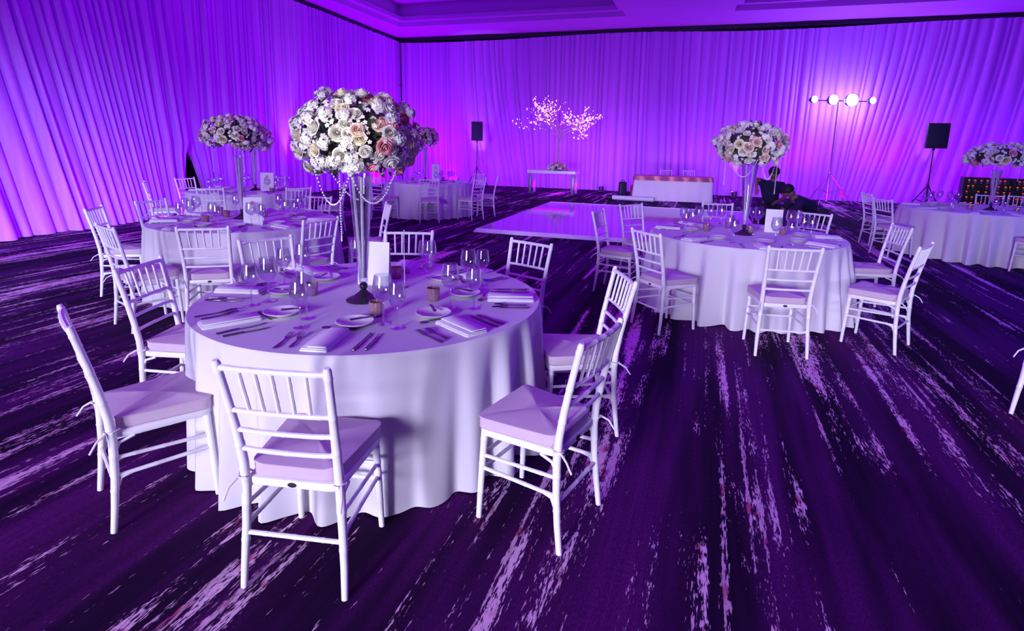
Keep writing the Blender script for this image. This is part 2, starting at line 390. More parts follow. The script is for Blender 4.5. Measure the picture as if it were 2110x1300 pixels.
def make_chair():
    t = empty('chiavari_chair')
    for s in (-1, 1):
        MB().tube(bamboo([((s * .186, .200, 0), .0125), ((s * .180, .192, .2), .015), ((s * .174, .180, .425), .0165)], (.3, .62, .9)), 10).obj('leg', M['chair'], t)
    def post(s, z):
        q = [(0, .198, -.212), (.12, .194, -.197), (.25, .187, -.184), (.40, .181, -.178), (.50, .180, -.184), (.62, .183, -.204), (.76, .189, -.234), (.92, .197, -.272)]
        for a, b in zip(q, q[1:]):
            if z <= b[0]: k = (z - a[0]) / (b[0] - a[0]); return Vector((s * (a[1] + (b[1] - a[1]) * k), a[2] + (b[2] - a[2]) * k, z))
        return Vector((s * q[-1][1], q[-1][2], z))
    for s in (-1, 1):
        zs = [0, .06, .12, .19, .25, .33, .40, .45, .50, .56, .62, .69, .76, .84, .905, .92]
        rr = [.0125, .0135, .0145, .0155, .016, .017, .018, .018, .0175, .017, .0165, .0155, .015, .0145, .015, .010]
        MB().tube(bamboo([(post(s, z), r) for z, r in zip(zs, rr)], (.2, .36, .47, .62, .78, .955)), 10).obj('back_post', M['chair'], t)
    out = round_poly([(-.178, -.182), (.178, -.182), (.196, .205), (-.196, .205)], .045, 4)
    MB().prism(out, .405, .438, .008).obj('seat_frame', M['chair'], t)
    # box cushion: soft sides, crowned top with a few dents
    cq = round_poly([(-.165, -.172), (.165, -.172), (.206, .208), (-.206, .208)], .055, 5); n = len(cq)
    lv = [(.439, .985), (.441, 1.0), (.444, 1.012), (.447, 1.0), (.465, 1.006), (.484, 1.0), (.486, 1.012), (.489, 1.014), (.4915, 1.008), (.492, .99), (.494, .90), (.499, .62), (.501, .32)]
    v = []; f = []; rc = random.Random(5)
    for z, k in lv:
        for x, y in cq:
            w = .003 * math.sin(x * 31 + 1) * math.cos(y * 27) + .0025 * math.sin(x * 60 + y * 47) if z > .491 else 0
            v.append((x * k, .018 + (y - .018) * k, z + w))
    v.append((0, .018, .5015)); c = len(v) - 1
    for i in range(len(lv) - 1):
        for k in range(n): f.append((i * n + k, i * n + (k + 1) % n, (i + 1) * n + (k + 1) % n, (i + 1) * n + k))
    for k in range(n): f.append(((len(lv) - 1) * n + k, (len(lv) - 1) * n + (k + 1) % n, c))
    f.append(tuple(range(n))[::-1])
    cu = MB().add(v, f).obj('cushion', M['cushion'], t)
    for s in (-1, 1):                            # tie ribbons round the back posts
        b = MB()
        b.tube([((s * .16, -.165, .452), .004), ((s * .186, -.150, .448), .004), ((s * .206, -.178, .447), .004), ((s * .188, -.206, .445), .004), ((s * .165, -.2, .446), .004)], 6)
        b.tube([((s * .196, -.2, .446), .005), ((s * .212, -.235, .425), .0045), ((s * .218, -.262, .385), .004)], 6)
        b.obj('tie_ribbon', M['ribbon'], cu)
    for z, nm in ((.893, 'top_rail'), (.722, 'back_rail'), (.640, 'back_rail'), (.560, 'back_rail')):
        a, b2 = post(-1, z), post(1, z); mid = (a + b2) / 2 + Vector((0, -.012, 0))
        r = .0115 if nm == 'top_rail' else .0095
        pts = [(a, r), ((a * .6 + mid * .4) + Vector((0, -.004, 0)), r), (mid, r), ((b2 * .6 + mid * .4) + Vector((0, -.004, 0)), r), (b2, r)]
        MB().tube(bamboo(pts, (.12, .5, .88) if nm == 'back_rail' else (.1, .3, .5, .7, .9)), 8).obj(nm, M['chair'], t)
    for i in range(5):
        x = -.115 + .0575 * i; bow = -.010 * (1 - (x / .18) ** 2)
        lo = Vector((x * .97, post(1, .722).y + bow, .722)); hi = Vector((x * 1.04, post(1, .893).y + bow, .893))
        MB().tube(bamboo([(lo, .0075), (hi, .0075)], (.3, .7)), 7).obj('spindle', M['chair'], t)
    def fl(s, z): k = z / .425; return Vector((s * (.186 - .012 * k), .2 - .02 * k, z))
    for s in (-1, 1):
        a, b2 = fl(s, .305), post(s, .325)
        MB().tube(bamboo([(a, .0085), (b2, .0085)], (.2, .5, .8)), 8).obj('side_stretcher', M['chair'], t)
        a, b2 = fl(s, .245), post(s, .245)
        b = MB().tube(bamboo([(a, .009), (b2, .009)], (.25, .6)), 8)
        p0 = a.lerp(b2, .8); p1 = post(s, .165)
        b.tube([(p0, .007), (p0.lerp(p1, .5) + Vector((0, -.012, .028)), .007), (p1, .007)], 6)
        b.obj('side_stretcher', M['chair'], t)
        p0 = Vector((s * .178, -.10, .404)); p1 = post(s, .34)
        MB().tube([(p0, .007), (p0.lerp(p1, .5) + Vector((0, -.016, .014)), .007), (p1, .007)], 6).obj('corner_brace', M['chair'], t)
    for z in (.31, .235):
        MB().tube(bamboo([(fl(-1, z), .0085), (fl(1, z), .0085)], (.25, .5, .75)), 8).obj('front_stretcher', M['chair'], t)
    MB().tube(bamboo([(post(-1, .215), .009), (post(1, .215), .009)], (.2, .5, .8)), 8).obj('back_stretcher', M['chair'], t)
    b = MB().lathe([(.0, 0), (.017, 0), (.017, .003), (0, .004)], 16).xf(Matrix.Translation((0, -.1815, .4215)) @ Matrix.Rotation(PI / 2, 4, 'X') @ Matrix.Diagonal((1, .55, 1, 1)))
    b.obj('maker_badge', M['badge'], t)['label'] = 'small dark oval badge'
    return t
CH = Proto(make_chair())
def chair_face(pos, fx, fy, label, group):
    a = math.atan2(fy, fx) - PI / 2
    return CH.put((pos[0], pos[1], 0), a, label, 'chair', group)
def chair_feet(bl, br, label, group):            # pixels of the two back feet (left and right as the sitter has them)
    a = at(*bl); b = at(*br); r = (b - a); r.z = 0; r.normalize(); fwd = Vector((-r.y, r.x, 0))
    c = (a + b) / 2 + fwd * .212
    return chair_face(c, fwd.x, fwd.y, label, group)
def chair_top(px, ctr, label, group, twist=0, off=None, rmin=None):
    p = at(px[0], px[1], .92); d = Vector((ctr[0] - p.x, ctr[1] - p.y, 0)); 
    d.normalize(); d.rotate(Matrix.Rotation(math.radians(twist), 3, 'Z')); c = p + d * .272
    q = Vector((c.x - ctr[0], c.y - ctr[1], 0))
    lim = rmin or 1.11
    if q.length < lim: c = Vector((ctr[0], ctr[1], 0)) + q.normalized() * lim
    return chair_face(c, d.x, d.y, label, group)
def chair_polar(ctr, ang, r, label, group, twist=0):
    a = math.radians(ang); p = (ctr[0] + r * math.cos(a), ctr[1] + r * math.sin(a)); b = a + math.radians(twist)
    return chair_face(p, -math.cos(b), -math.sin(b), label, group)

T1, T0, T2, T3, T4, T5 = (-.80, 3.22), (-2.97, 6.27), (2.46, 5.95), (-1.98, 13.15), (7.62, 9.25), (-4.65, 10.0)
R = .962
n1, n0, n2, n3, n4, n5 = 'nearest table', 'left table', 'right table', 'far table', 'right edge table', 'dim far-left table'
g = 'white chairs around the nearest table'
chair_feet((502, 1208), (712, 1235), 'white chair nearest the camera, its back turned to us, at the nearest table', g)
chair_feet((1153, 1140), (1232, 1040), 'white chair at the front right of the nearest table, seat turned left', g)
chair_feet((206, 1007), (236, 1100), 'white chair at the front left of the nearest table, seen edge-on', g)
chair_top((285, 540), T1, 'white chair at the left side of the nearest table, back slats toward us', g, rmin=1)
chair_top((547, 488), T1, 'white chair behind the wine glasses at the back left of the nearest table', g)
chair_top((843, 474), T1, 'white chair facing us at the back of the nearest table, right of the vase', g)
chair_top((1095, 495), T1, 'white chair at the back right of the nearest table, before the dance floor', g)
chair_top((1289, 563), T1, 'white chair at the right side of the nearest table, purple-lit seat', g, twist=6)
g = 'white chairs around the left table'
chair_top((214, 463), T0, 'white chair at the front left of the left table, over the carpet streaks', g, twist=-22)
chair_polar(T0, 195, 1.19, 'white chair at the far left of the left table, half hidden by another chair', g)
chair_top((417, 466), T0, 'white chair with its back to us at the front of the left table', g, twist=2)
chair_top((662, 449), T0, 'white chair at the front right of the left table, left of the tall vase', g, twist=4)
chair_polar(T0, 20, 1.30, 'white chair at the right side of the left table, seat seen past the tall vase', g)
chair_top((647, 404), T0, 'white chair facing us at the back right of the left table', g)
chair_top((312, 411), T0, 'white chair facing us at the back left of the left table', g)
g = 'white chairs around the right table'
chair_top((1232, 432), T2, 'white chair seen side-on at the left end of the right table', g, twist=-4)
chair_top((1300, 419), T2, 'white chair at the back left of the right table, on the dance floor side', g)
chair_feet((1298, 663), (1360, 692), 'white chair at the front left of the right table, back toward us', g)
chair_feet((1556, 733), (1662, 740), 'white chair with its back to us at the front of the right table', g)
chair_feet((1843, 732), (1872, 710), 'white chair at the front right of the right table, leaning profile', g)
chair_top((1860, 464), T2, 'white chair at the right end of the right table, behind the front right one', g)
chair_top((1680, 437), T2, 'white chair facing us at the back right of the right table, near the crouching man', g)
chair_top((1479, 417), T2, 'white chair facing us at the back of the right table, left of its vase', g)
g = 'white chairs around the far table'
chair_polar(T3, -80, 1.25, 'white chair with its back to us at the front of the far table', g)
chair_polar(T3, -36, 1.30, 'white chair at the front right of the far table', g)
chair_polar(T3, 2, 1.35, 'white chair at the right end of the far table, below the left speaker', g)
chair_polar(T3, -128, 1.25, 'white chair at the front left of the far table, beside the big vase', g)
chair_polar(T3, 45, 1.3, 'white chair at the back right of the far table, facing us', g)
g = 'white chairs around the table at the right edge'
chair_face((6.57, 10.13), 1, -.15, 'white chair at the back left of the right edge table, farther of two', g)
chair_face((6.14, 9.08), 1, .12, 'white chair at the left end of the right edge table, nearer of two', g)
chair_polar(T4, -100, 1.42, 'dim white chair half cut off at the front of the right edge table', g, twist=30)
chair_top((2040, 401), T4, 'pale chair at the back of the right edge table, left of two', g, rmin=1.34)
chair_top((2108, 403), T4, 'pale chair at the back of the right edge table, right of two', g, rmin=1.34)
g = 'white chairs around the dim table'
chair_polar(T5, 202, 1.30, 'white chair before the dark drape gap, at the left of the dim table', g, twist=8)
chair_polar(T5, -86, 1.22, 'white chair with its back to us at the front of the dim table', g)
chair_polar(T5, -38, 1.40, 'white chair at the front right of the dim table, above the left table', g, twist=-10)
chair_polar(T5, 10, 1.38, 'white chair at the right end of the dim table, beside the big bouquet', g)
chair_polar(T5, 95, 1.2, 'purple-lit chair at the back of the dim table, right of the left vase', g)
chair_polar(T5, 158, 1.3, 'dim white chair at the back left of the dim table, against the drapes', g)
p = at(2083, 852); fx, fy = .93, .36
chair_face((p.x + .212 * fx + .198 * .36, p.y + .212 * fy - .198 * .93), fx, fy, 'chair cut off by the right picture edge, only one slanting leg in view', None)

# ------------------------------------------------------------------ tablecloths
def cloth(ctr, r, seed, label, nf=24, hem=.16, top=.76, fold=1):
    rr = random.Random(seed); ph = [rr.uniform(0, 6.3) for _ in range(5)]; n = nf * 12
    lv = [(0, .0), (.006, .35), (.02, .7), (.05, .9)] + [(.05 + .70 * i / 12, 1) for i in range(1, 13)]
    v = [(0, 0, top)]; f = []; rings = []
    for rad in (.3, .6, .85, .97):
        rings.append([(rad * r * math.cos(2 * PI * k / n), rad * r * math.sin(2 * PI * k / n), top) for k in range(n)])
    for dz, o in lv:
        ring = []
        q = dz / .75
        for k in range(n):
            a = 2 * PI * k / n
            p = nf * a + 1.1 * math.sin(2 * a + ph[0]) + .8 * math.sin(3 * a + ph[1]) + .6 * math.sin(5 * a + ph[2])
            w = math.sin(p + .5 * math.sin(p)) + .35 * math.sin(p * .5 * 2 + 1.3 * math.sin(3 * a + ph[3])) 
            mod = .55 + .45 * math.sin(4 * a + ph[4])
            amp = fold * (.042 * q ** .7 * mod + .012 * q)
            rad = r + .012 * o + hem * .35 * q ** 1.2 * (.6 + .4 * math.sin(3 * a + ph[3])) + amp * w
            z = top - .004 * o - dz + (.006 * math.sin(p * .5 + ph[2]) if q > .97 else 0)
            ring.append((rad * math.cos(a), rad * math.sin(a), max(.004, z)))
        rings.append(ring)
    for ring in rings: v += ring
    for k in range(n): f.append((0, 1 + k, 1 + (k + 1) % n))
    for i in range(len(rings) - 1):
        for k in range(n): f.append((1 + i * n + k, 1 + (i + 1) * n + k, 1 + (i + 1) * n + (k + 1) % n, 1 + i * n + (k + 1) % n))
    o = MB().add(v, f).obj('tablecloth', M['cloth']); o.location = (ctr[0], ctr[1], 0)
    return tag(o, label, 'tablecloth', 'white floor-length cloths over round tables')
cloth(T1, R, 1, 'white floor-length cloth over the nearest round table', 27, .06)
cloth(T0, R, 2, 'white floor-length cloth over the round table at left, below the drapes', 24)
cloth(T2, R, 3, 'white floor-length cloth over the round table right of the dance floor', 30, .22, fold=1.25)
cloth(T3, R, 4, 'lavender-lit floor-length cloth over the far round table below the left speaker', 30, .12, fold=1.1)
cloth(T4, 1.10, 5, 'purple-lit floor-length cloth over the table cut by the right picture edge', 26, .14, fold=1.6)
cloth(T5, R, 6, 'dim cloth over the round table beyond the left table', 26)

# ------------------------------------------------------------------ tableware
TZ = .7605
def make_glass(h, rb, nm='wine_glass'):
    t = empty(nm)
    MB().lathe([(0, .001), (.034, .001), (.034, .003), (.012, .006), (.0062, .012), (.005, h * .40), (.007, h * .44)], 18).obj('stem', M['stem'], t)
    b0 = h * .44
    pr = [(.003, b0), (rb * .55, b0 + .014), (rb * .88, b0 + .036), (rb, b0 + .06), (rb * .95, b0 + (h - b0) * .62), (rb * .78, h), (rb * .76, h),
          (rb * .93, b0 + (h - b0) * .62), (rb * .97, b0 + .06), (rb * .85, b0 + .038), (rb * .5, b0 + .018), (0, b0 + .012)]
    MB().lathe(pr, 22).obj('bowl', M['glass'], t); return t
G1 = Proto(make_glass(.250, .051)); G2 = Proto(make_glass(.230, .045))
def fork_mb(L=.20):
    b = MB(); w = .006; z = lambda y: .003 + .008 * max(0, (y - L * .55) / (L * .45)) ** 1.2
    ys = [0, .02, L * .3, L * .55, L * .66, L * .72]; ws = [.008, .009, .006, .004, .011, .0125]
    v = []; f = []
    for y, q in zip(ys, ws): v += [(-q, y, z(y)), (q, y, z(y)), (q, y, z(y) + .0028), (-q, y, z(y) + .0028)]
    for i in range(len(ys) - 1):
        for k in range(4): f.append((i * 4 + k, i * 4 + (k + 1) % 4, i * 4 + 4 + (k + 1) % 4, i * 4 + 4 + k))
    f += [(3, 2, 1, 0), (20, 21, 22, 23)]; b.add(v, f)
    for k in range(4):
        x = -.0105 + .007 * k; b.tube([((x, L * .71, z(L * .71) + .0014), .002), ((x, L * .86, z(L * .86) + .003), .0018), ((x * .95, L, z(L) - .001), .0011)], 6)
    return b
def knife_mb(L=.23):
    b = MB(); b.prism(round_poly([(-.0085, 0), (.0085, 0), (.006, L * .45), (-.006, L * .45)], .003, 2), .0005, .0075, .002)
    b.prism([(-.006, L * .44), (.008, L * .44), (.0115, L * .62), (.010, L * .85), (.002, L), (-.005, L * .98), (-.006, L * .7)], .002, .005, .0007); return b
def spoon_mb(L=.17):
    b = MB(); b.tube([((0, 0, .004), .005), ((0, .03, .0035), .004), ((0, L * .55, .006), .003), ((0, L * .72, .008), .003)], 8)
    b.add(*(lambda q: (q.v, q.f))(MB().ball((0, 0, 0), 1, 14, 8).xf(Matrix.Translation((0, L * .85, .0065)) @ Matrix.Diagonal((.018, .028, .005, 1))))); return b
def thing1(nm, b, mt): return Proto(b.obj(nm, mt))
FK = thing1('dinner_fork', fork_mb(.205), M['steel']); SF = thing1('salad_fork', fork_mb(.18), M['steel'])
KN = thing1('dinner_knife', knife_mb(.235), M['steel']); FN = thing1('fish_knife', knife_mb(.21), M['steel'])
SP = thing1('dessert_spoon', spoon_mb(.17), M['steel']); BK = thing1('butter_knife', knife_mb(.14), M['steel'])
def plate_mb():
    return MB().lathe([(0, .002), (.048, .002), (.058, .006), (.089, .022), (.093, .025), (.090, .0268), (.058, .011), (.048, .006), (0, .0055)], 32)
PL = thing1('bread_plate', plate_mb(), M['china'])
def napkin_obj():
    t = empty('folded_napkin')
    b = MB()
    for i, (w, l, z0, z1, dx) in enumerate(((.062, .135, .0005, .010, 0), (.060, .133, .0105, .019, .002))):
        o = round_poly([(-w, -l), (w, -l), (w, l), (-w, l)], .010, 3); q = MB().prism(o, z0, z1, .0035)
        q.v = [(x + dx, y, z + .003 * math.sin(y * 22 + i) * (z > z0 + .004)) for x, y, z in q.v]; b.add(q.v, q.f)
    b.obj('linen', M['napkin'], t)
    fl = MB()
    o = round_poly([(-.030, -.130), (.058, -.130), (.058, .130), (-.030, .130)], .008, 3); q = MB().prism(o, .020, .0255, .002); fl.add(q.v, q.f)
    fl.obj('folded_flap', M['napkin'], t)
    return t
NP = Proto(napkin_obj())
def votive_obj():
    t = empty('votive_holder')
    n = 32; v = []; f = []; pr = [(0, .001), (.028, .001), (.033, .006), (.036, .04), (.0375, .075), (.035, .075), (.033, .04), (.030, .010), (0, .008)]
    b = MB().lathe(pr, 36); b.v = [(x * (1 + .035 * math.cos(12 * math.atan2(y, x))), y * (1 + .035 * math.cos(12 * math.atan2(y, x))), z) for x, y, z in b.v]
    b.obj('glass_cup', M['votive'], t)
    MB().lathe([(0, .009), (.027, .009), (.027, .035), (.003, .034), (0, .034)], 20).obj('candle', M['wax'], t)
    return t
VT = Proto(votive_obj())
def place(pr, ctr, ang, lx, ly, rot, label, cat, group, rad=R, z=TZ):
    """lx to the sitter's right, ly from the table edge toward the middle"""
    a = math.radians(ang); inw = Vector((-math.cos(a), -math.sin(a), 0)); rt = Vector((inw.y, -inw.x, 0))
    p = Vector((ctr[0], ctr[1], 0)) - inw * rad + inw * ly + rt * lx
    rz = math.atan2(inw.y, inw.x) - PI / 2 + math.radians(rot)
    return pr.put((p.x, p.y, z), rz, label, cat, group)
def setting(ctr, ang, seat, table, full=2, rad=R, jit=0):
    j = lambda s: rnd.uniform(-s, s); w = f'at the {seat} seat of the {table}'; gp = lambda k: f'{k} on the {table}'
    place(NP, ctr, ang, -.02 + j(.015), .165, j(8), f'white folded napkin {w}', 'napkin', gp('folded napkins'), rad)
    place(PL, ctr, ang, .03 + j(.03), .42 + j(.02), 0, f'small white bread plate {w}', 'plate', gp('bread plates'), rad)
    place(G1, ctr, ang, .17 + j(.02), .44 + j(.03), 0, f'larger stemmed wine glass {w}', 'wine glass', gp('wine glasses'), rad)
    place(G2, ctr, ang, .27 + j(.02), .37 + j(.03), 0, f'smaller stemmed wine glass {w}', 'wine glass', gp('wine glasses'), rad)
    if full >= 1:
        place(FK, ctr, ang, -.205 + j(.01), .06, j(6), f'outer steel dinner fork {w}', 'fork', gp('forks'), rad)
        place(KN, ctr, ang, .135 + j(.01), .055, j(6), f'steel dinner knife nearest the napkin {w}', 'knife', gp('knives'), rad)
    if full >= 2:
        place(SF, ctr, ang, -.150 + j(.008), .075, j(5), f'inner short steel fork {w}', 'fork', gp('forks'), rad)
        place(FN, ctr, ang, .185 + j(.008), .065, j(5), f'outer shorter steel knife {w}', 'knife', gp('knives'), rad)
        place(SP, ctr, ang, .06 + j(.02), .325 + j(.004), 82 + j(8), f'dessert spoon above the napkin {w}', 'spoon', gp('dessert spoons'), rad)
        place(BK, ctr, ang, .02 + j(.02), .39 + j(.01), -35 + j(25), f'butter knife lying across the bread plate {w}', 'knife', gp('butter knives'), rad, TZ + .0268)
SEAT8 = {-90: 'front', -45: 'front right', 0: 'right', 45: 'back right', 90: 'back', 135: 'back left', 180: 'left', -135: 'front left'}
for a, s in SEAT8.items(): setting(T1, a, s, n1, 2)
for a, s in ((-113, 'front left'), (-76, 'front'), (-37, 'front right'), (8, 'right'), (52, 'back right'), (100, 'back'), (157, 'back left'), (199, 'far left')): setting(T0, a, s, n0, 1)
for a, s in ((157, 'left'), (118, 'back left'), (-145, 'front left'), (-99, 'front'), (-52, 'front right'), (-8, 'right'), (36, 'back right'), (79, 'back')): setting(T2, a, s, n2, 1)
for a, s in ((-80, 'front'), (-36, 'front right'), (2, 'right'), (45, 'back right'), (90, 'back'), (-128, 'front left')): setting(T3, a, s, n3, 0)
for a, s in ((140, 'back left'), (186, 'left'), (-130, 'front left'), (-98, 'front'), (95, 'back'), (65, 'back right')): setting(T4, a, s, n4, 0, 1.10)
for a, s in ((202, 'left'), (-98, 'front'), (-50, 'front right'), (5, 'right'), (50, 'back right'), (95, 'back'), (150, 'back left')): setting(T5, a, s, n5, 0)
VW = {n1: [(642, 608, 'left of the vase'), (893, 619, 'right of the vase, standing alone'), (817, 573, 'behind the white card'), (776, 650, 'in front of the vase')],
      n0: [(424, 459, 'before the vase, left one'), (467, 447, 'just left of the vase'), (545, 447, 'right of the menu card'), (453, 440, 'behind the vase')],
      n2: [(1500, 470, 'left of the vase'), (1612, 484, 'right of the white card'), (1455, 476, 'between plates at left'), (1545, 482, 'in front of the vase')],
      n3: [(850, 372, 'left of the middle'), (912, 371, 'right of the middle')], n4: [(1998, 432, 'left of the vase'), (2095, 440, 'right of the vase')],
      n5: [(500, 395, 'left of the vase'), (560, 396, 'right of the vase')]}
for tn, l in VW.items():
    for x, y, w in l:
        p = at(x, y, .76); VT.put((p.x, p.y, TZ), rnd.uniform(0, 3), f'ribbed rose glass votive candle {w} on the {tn}', 'candle holder', f'votive candles on the {tn}')

# ------------------------------------------------------------------ table cards
def card(px, py, rz, w, h, label, prn, lean=.16, z=.76):
    p = at(px, py, z); t = empty('menu_card', (p.x, p.y, TZ), rz); tag(t, label, 'card')
    X = Matrix.Rotation(lean, 4, 'X')           # front sheet leans back, a strut behind
    b = MB().box(-w / 2, w / 2, -.0015, .0015, 0, h); b.xf(X.inverted()).obj('card_sheet', M['card'], t, False)
    b = MB().box(-w / 2, w / 2, -.0015, .0015, 0, h); b.xf(Matrix.Translation((0, h * math.sin(lean) * 2, 0)) @ X).obj('card_back', M['card'], t, False)
    if prn:
        q = MB()
        for k in range(7):
            a = k * 2 * PI / 7; q.lathe([(.012, 0), (0, .0015)], 8, (.013 * math.cos(a), .011 * math.sin(a), 0))
        q.lathe([(.012, 0), (0, .002)], 8); 
        q.xf(X.inverted() @ Matrix.Translation((0, -.002, h * .80)) @ Matrix.Rotation(PI / 2, 4, 'X')).obj('printed_flower', M['inkpink'], t)
        q = MB()
        for k in range(8):
            l = w * (.16 + .16 * abs(math.sin(k * 2.1 + 1))); z0 = h * (.64 - k * .065); q.box(-l, l, -.0026, -.0016, z0, z0 + h * .012)
        q.xf(X.inverted()).obj('printed_lines', M['ink'], t, False)
    return t
card(769, 588, math.radians(-10), .205, .275, 'plain white standing card behind the tall vase on the nearest table', False, .10)
card(522, 464, math.radians(14), .185, .29, 'menu card with pink flower print before the vase on the left table', True, .14)
card(1592, 479, math.radians(-22), .17, .25, 'plain white standing card right of the vase on the right table', False, .08)
card(551, 396, math.radians(12), .21, .33, 'purple-lit menu card with pink print on the dim table beyond', True, .14)
card(898, 375, math.radians(10), .17, .40, 'purple-lit standing card on the far table right of the big bouquet', True, .12)
# number stand: slim rod on the nearest table
p = at(834, 592, .76); ns = empty('number_stand', (p.x, p.y, TZ)); tag(ns, 'slim pale rod stand with small round foot, right of the white card', 'number stand')
MB().lathe([(0, 0), (.022, 0), (.022, .003), (.006, .006), (0, .006)], 18).obj('foot', M['steel'], ns)
MB().tube([((0, 0, .004), .0032), ((0, 0, .33), .0028)], 8).obj('rod', M['ribbon'], ns)
MB().tube([((0, 0, .325), .003), ((.008, 0, .345), .0025), ((0, 0, .36), .0025), ((-.008, 0, .345), .0025), ((0, 0, .327), .0025)], 6).obj('clip', M['ribbon'], ns)

# ------------------------------------------------------------------ vases and flowers
def vase(ctr, htop, rt, label, z0=TZ, rb=.024):
    t = empty('trumpet_vase', (ctr[0], ctr[1], z0)); tag(t, label, 'vase', 'tall glass vases on the tables')
    MB().lathe([(0, .0), (.098, 0), (.100, .006), (.090, .012), (.055, .028), (.026, .050), (.016, .062), (0, .062)], 28).obj('foot', M['bronze'], t)
    MB().ball((0, 0, .083), .024, 14, 8).obj('knop', M['bronze'], t)
    hh = htop - z0; pr = [(.012, .100)]
    for i in range(13):
        k = i / 12; pr.append((rb + (rt - rb) * (k ** 1.1), .102 + (hh - .102) * k))
    inner = [(max(.002, r - .005), z) for r, z in pr[::-1]]
    b = MB().lathe(pr + inner, 24)
    b.obj('glass_trumpet', M['vase'], t)
    for k in range(4):  # white rods put in for the bright reflections running down the glass
        a = k * 1.571 + .4
        MB().tube([((math.cos(a) * rb * .45, math.sin(a) * rb * .45, .13), .008), ((math.cos(a) * rt * .6, math.sin(a) * rt * .6, hh * .98), .0085)], 6).obj('gleam_rod', M['pearl'], t)
    return t
def rose_mb(r, n=5, seed=0):
    """nested cupped petals around a spiral bud, opening to +z"""
    b = MB(); q = random.Random(seed)
    for rad, top, curl, cnt in ((.13, .60, -.04, 3), (.29, .57, -.02, 3), (.47, .48, .03, 4), (.66, .32, .10, 5), (.82, .10, .20, 5)):
        off = q.uniform(0, 6.3)
        for k in range(cnt):
            a0 = off + 2 * PI * k / cnt + q.uniform(-.15, .15); span = 2 * PI / cnt * .68; v = []; f = []; nu, nv = 6, 5; tp_ = top + q.uniform(-.04, .04)
            for j in range(nv + 1):
                t = j / nv
                for i in range(nu + 1):
                    s_ = i / nu * 2 - 1; a = a0 + s_ * span; edge = 1 - .20 * abs(s_) ** 2.5 * t
                    rr = rad * (.45 + .62 * math.sin(t * PI * .52)) + curl * t ** 4 + .035 * s_ * t
                    z = -.5 + (tp_ + .5) * t * edge - max(0, curl) * .8 * t ** 6
                    v.append((rr * math.cos(a) * r, rr * math.sin(a) * r, z * r))
            for j in range(nv):
                for i in range(nu): c = j * (nu + 1) + i; f.append((c, c + 1, c + nu + 2, c + nu + 1))
            b.add(v, f)
    b.ball((0, 0, .36 * r), .13 * r, 8, 5, 2.0)
    return b
def floret_mb(r, cnt, seed):
    b = MB(); q = random.Random(seed)
    for c in range(cnt):
        d = Vector((q.gauss(0, 1), q.gauss(0, 1), abs(q.gauss(0, 1)) + .3)).normalized(); ctr = d * r * q.uniform(.75, 1.0)
        x = d.cross(Vector((.3, .2, .9))).normalized(); y = d.cross(x)
        for k in range(5):
            a = k * 1.2566 + q.uniform(-.2, .2); e = x * math.cos(a) + y * math.sin(a); s = x * -math.sin(a) + y * math.cos(a)
            L = r * .42
            b.add([ctr, ctr + e * L * .55 + s * L * .34 + d * L * .2, ctr + e * L + d * L * .12, ctr + e * L * .55 - s * L * .34 + d * L * .2], [(0, 1, 2, 3)])
    return b
RM = {}
for k, mt in (('white', 'white_rose'), ('cream', 'cream_rose'), ('pink', 'pink_rose'), ('blush', 'blush_rose')):
    RM[k] = rose_mb(1, seed=len(RM)).mesh('rose', M[mt])
FM = [floret_mb(1, 26, s).mesh('blossom_cluster', M['floret']) for s in range(3)]
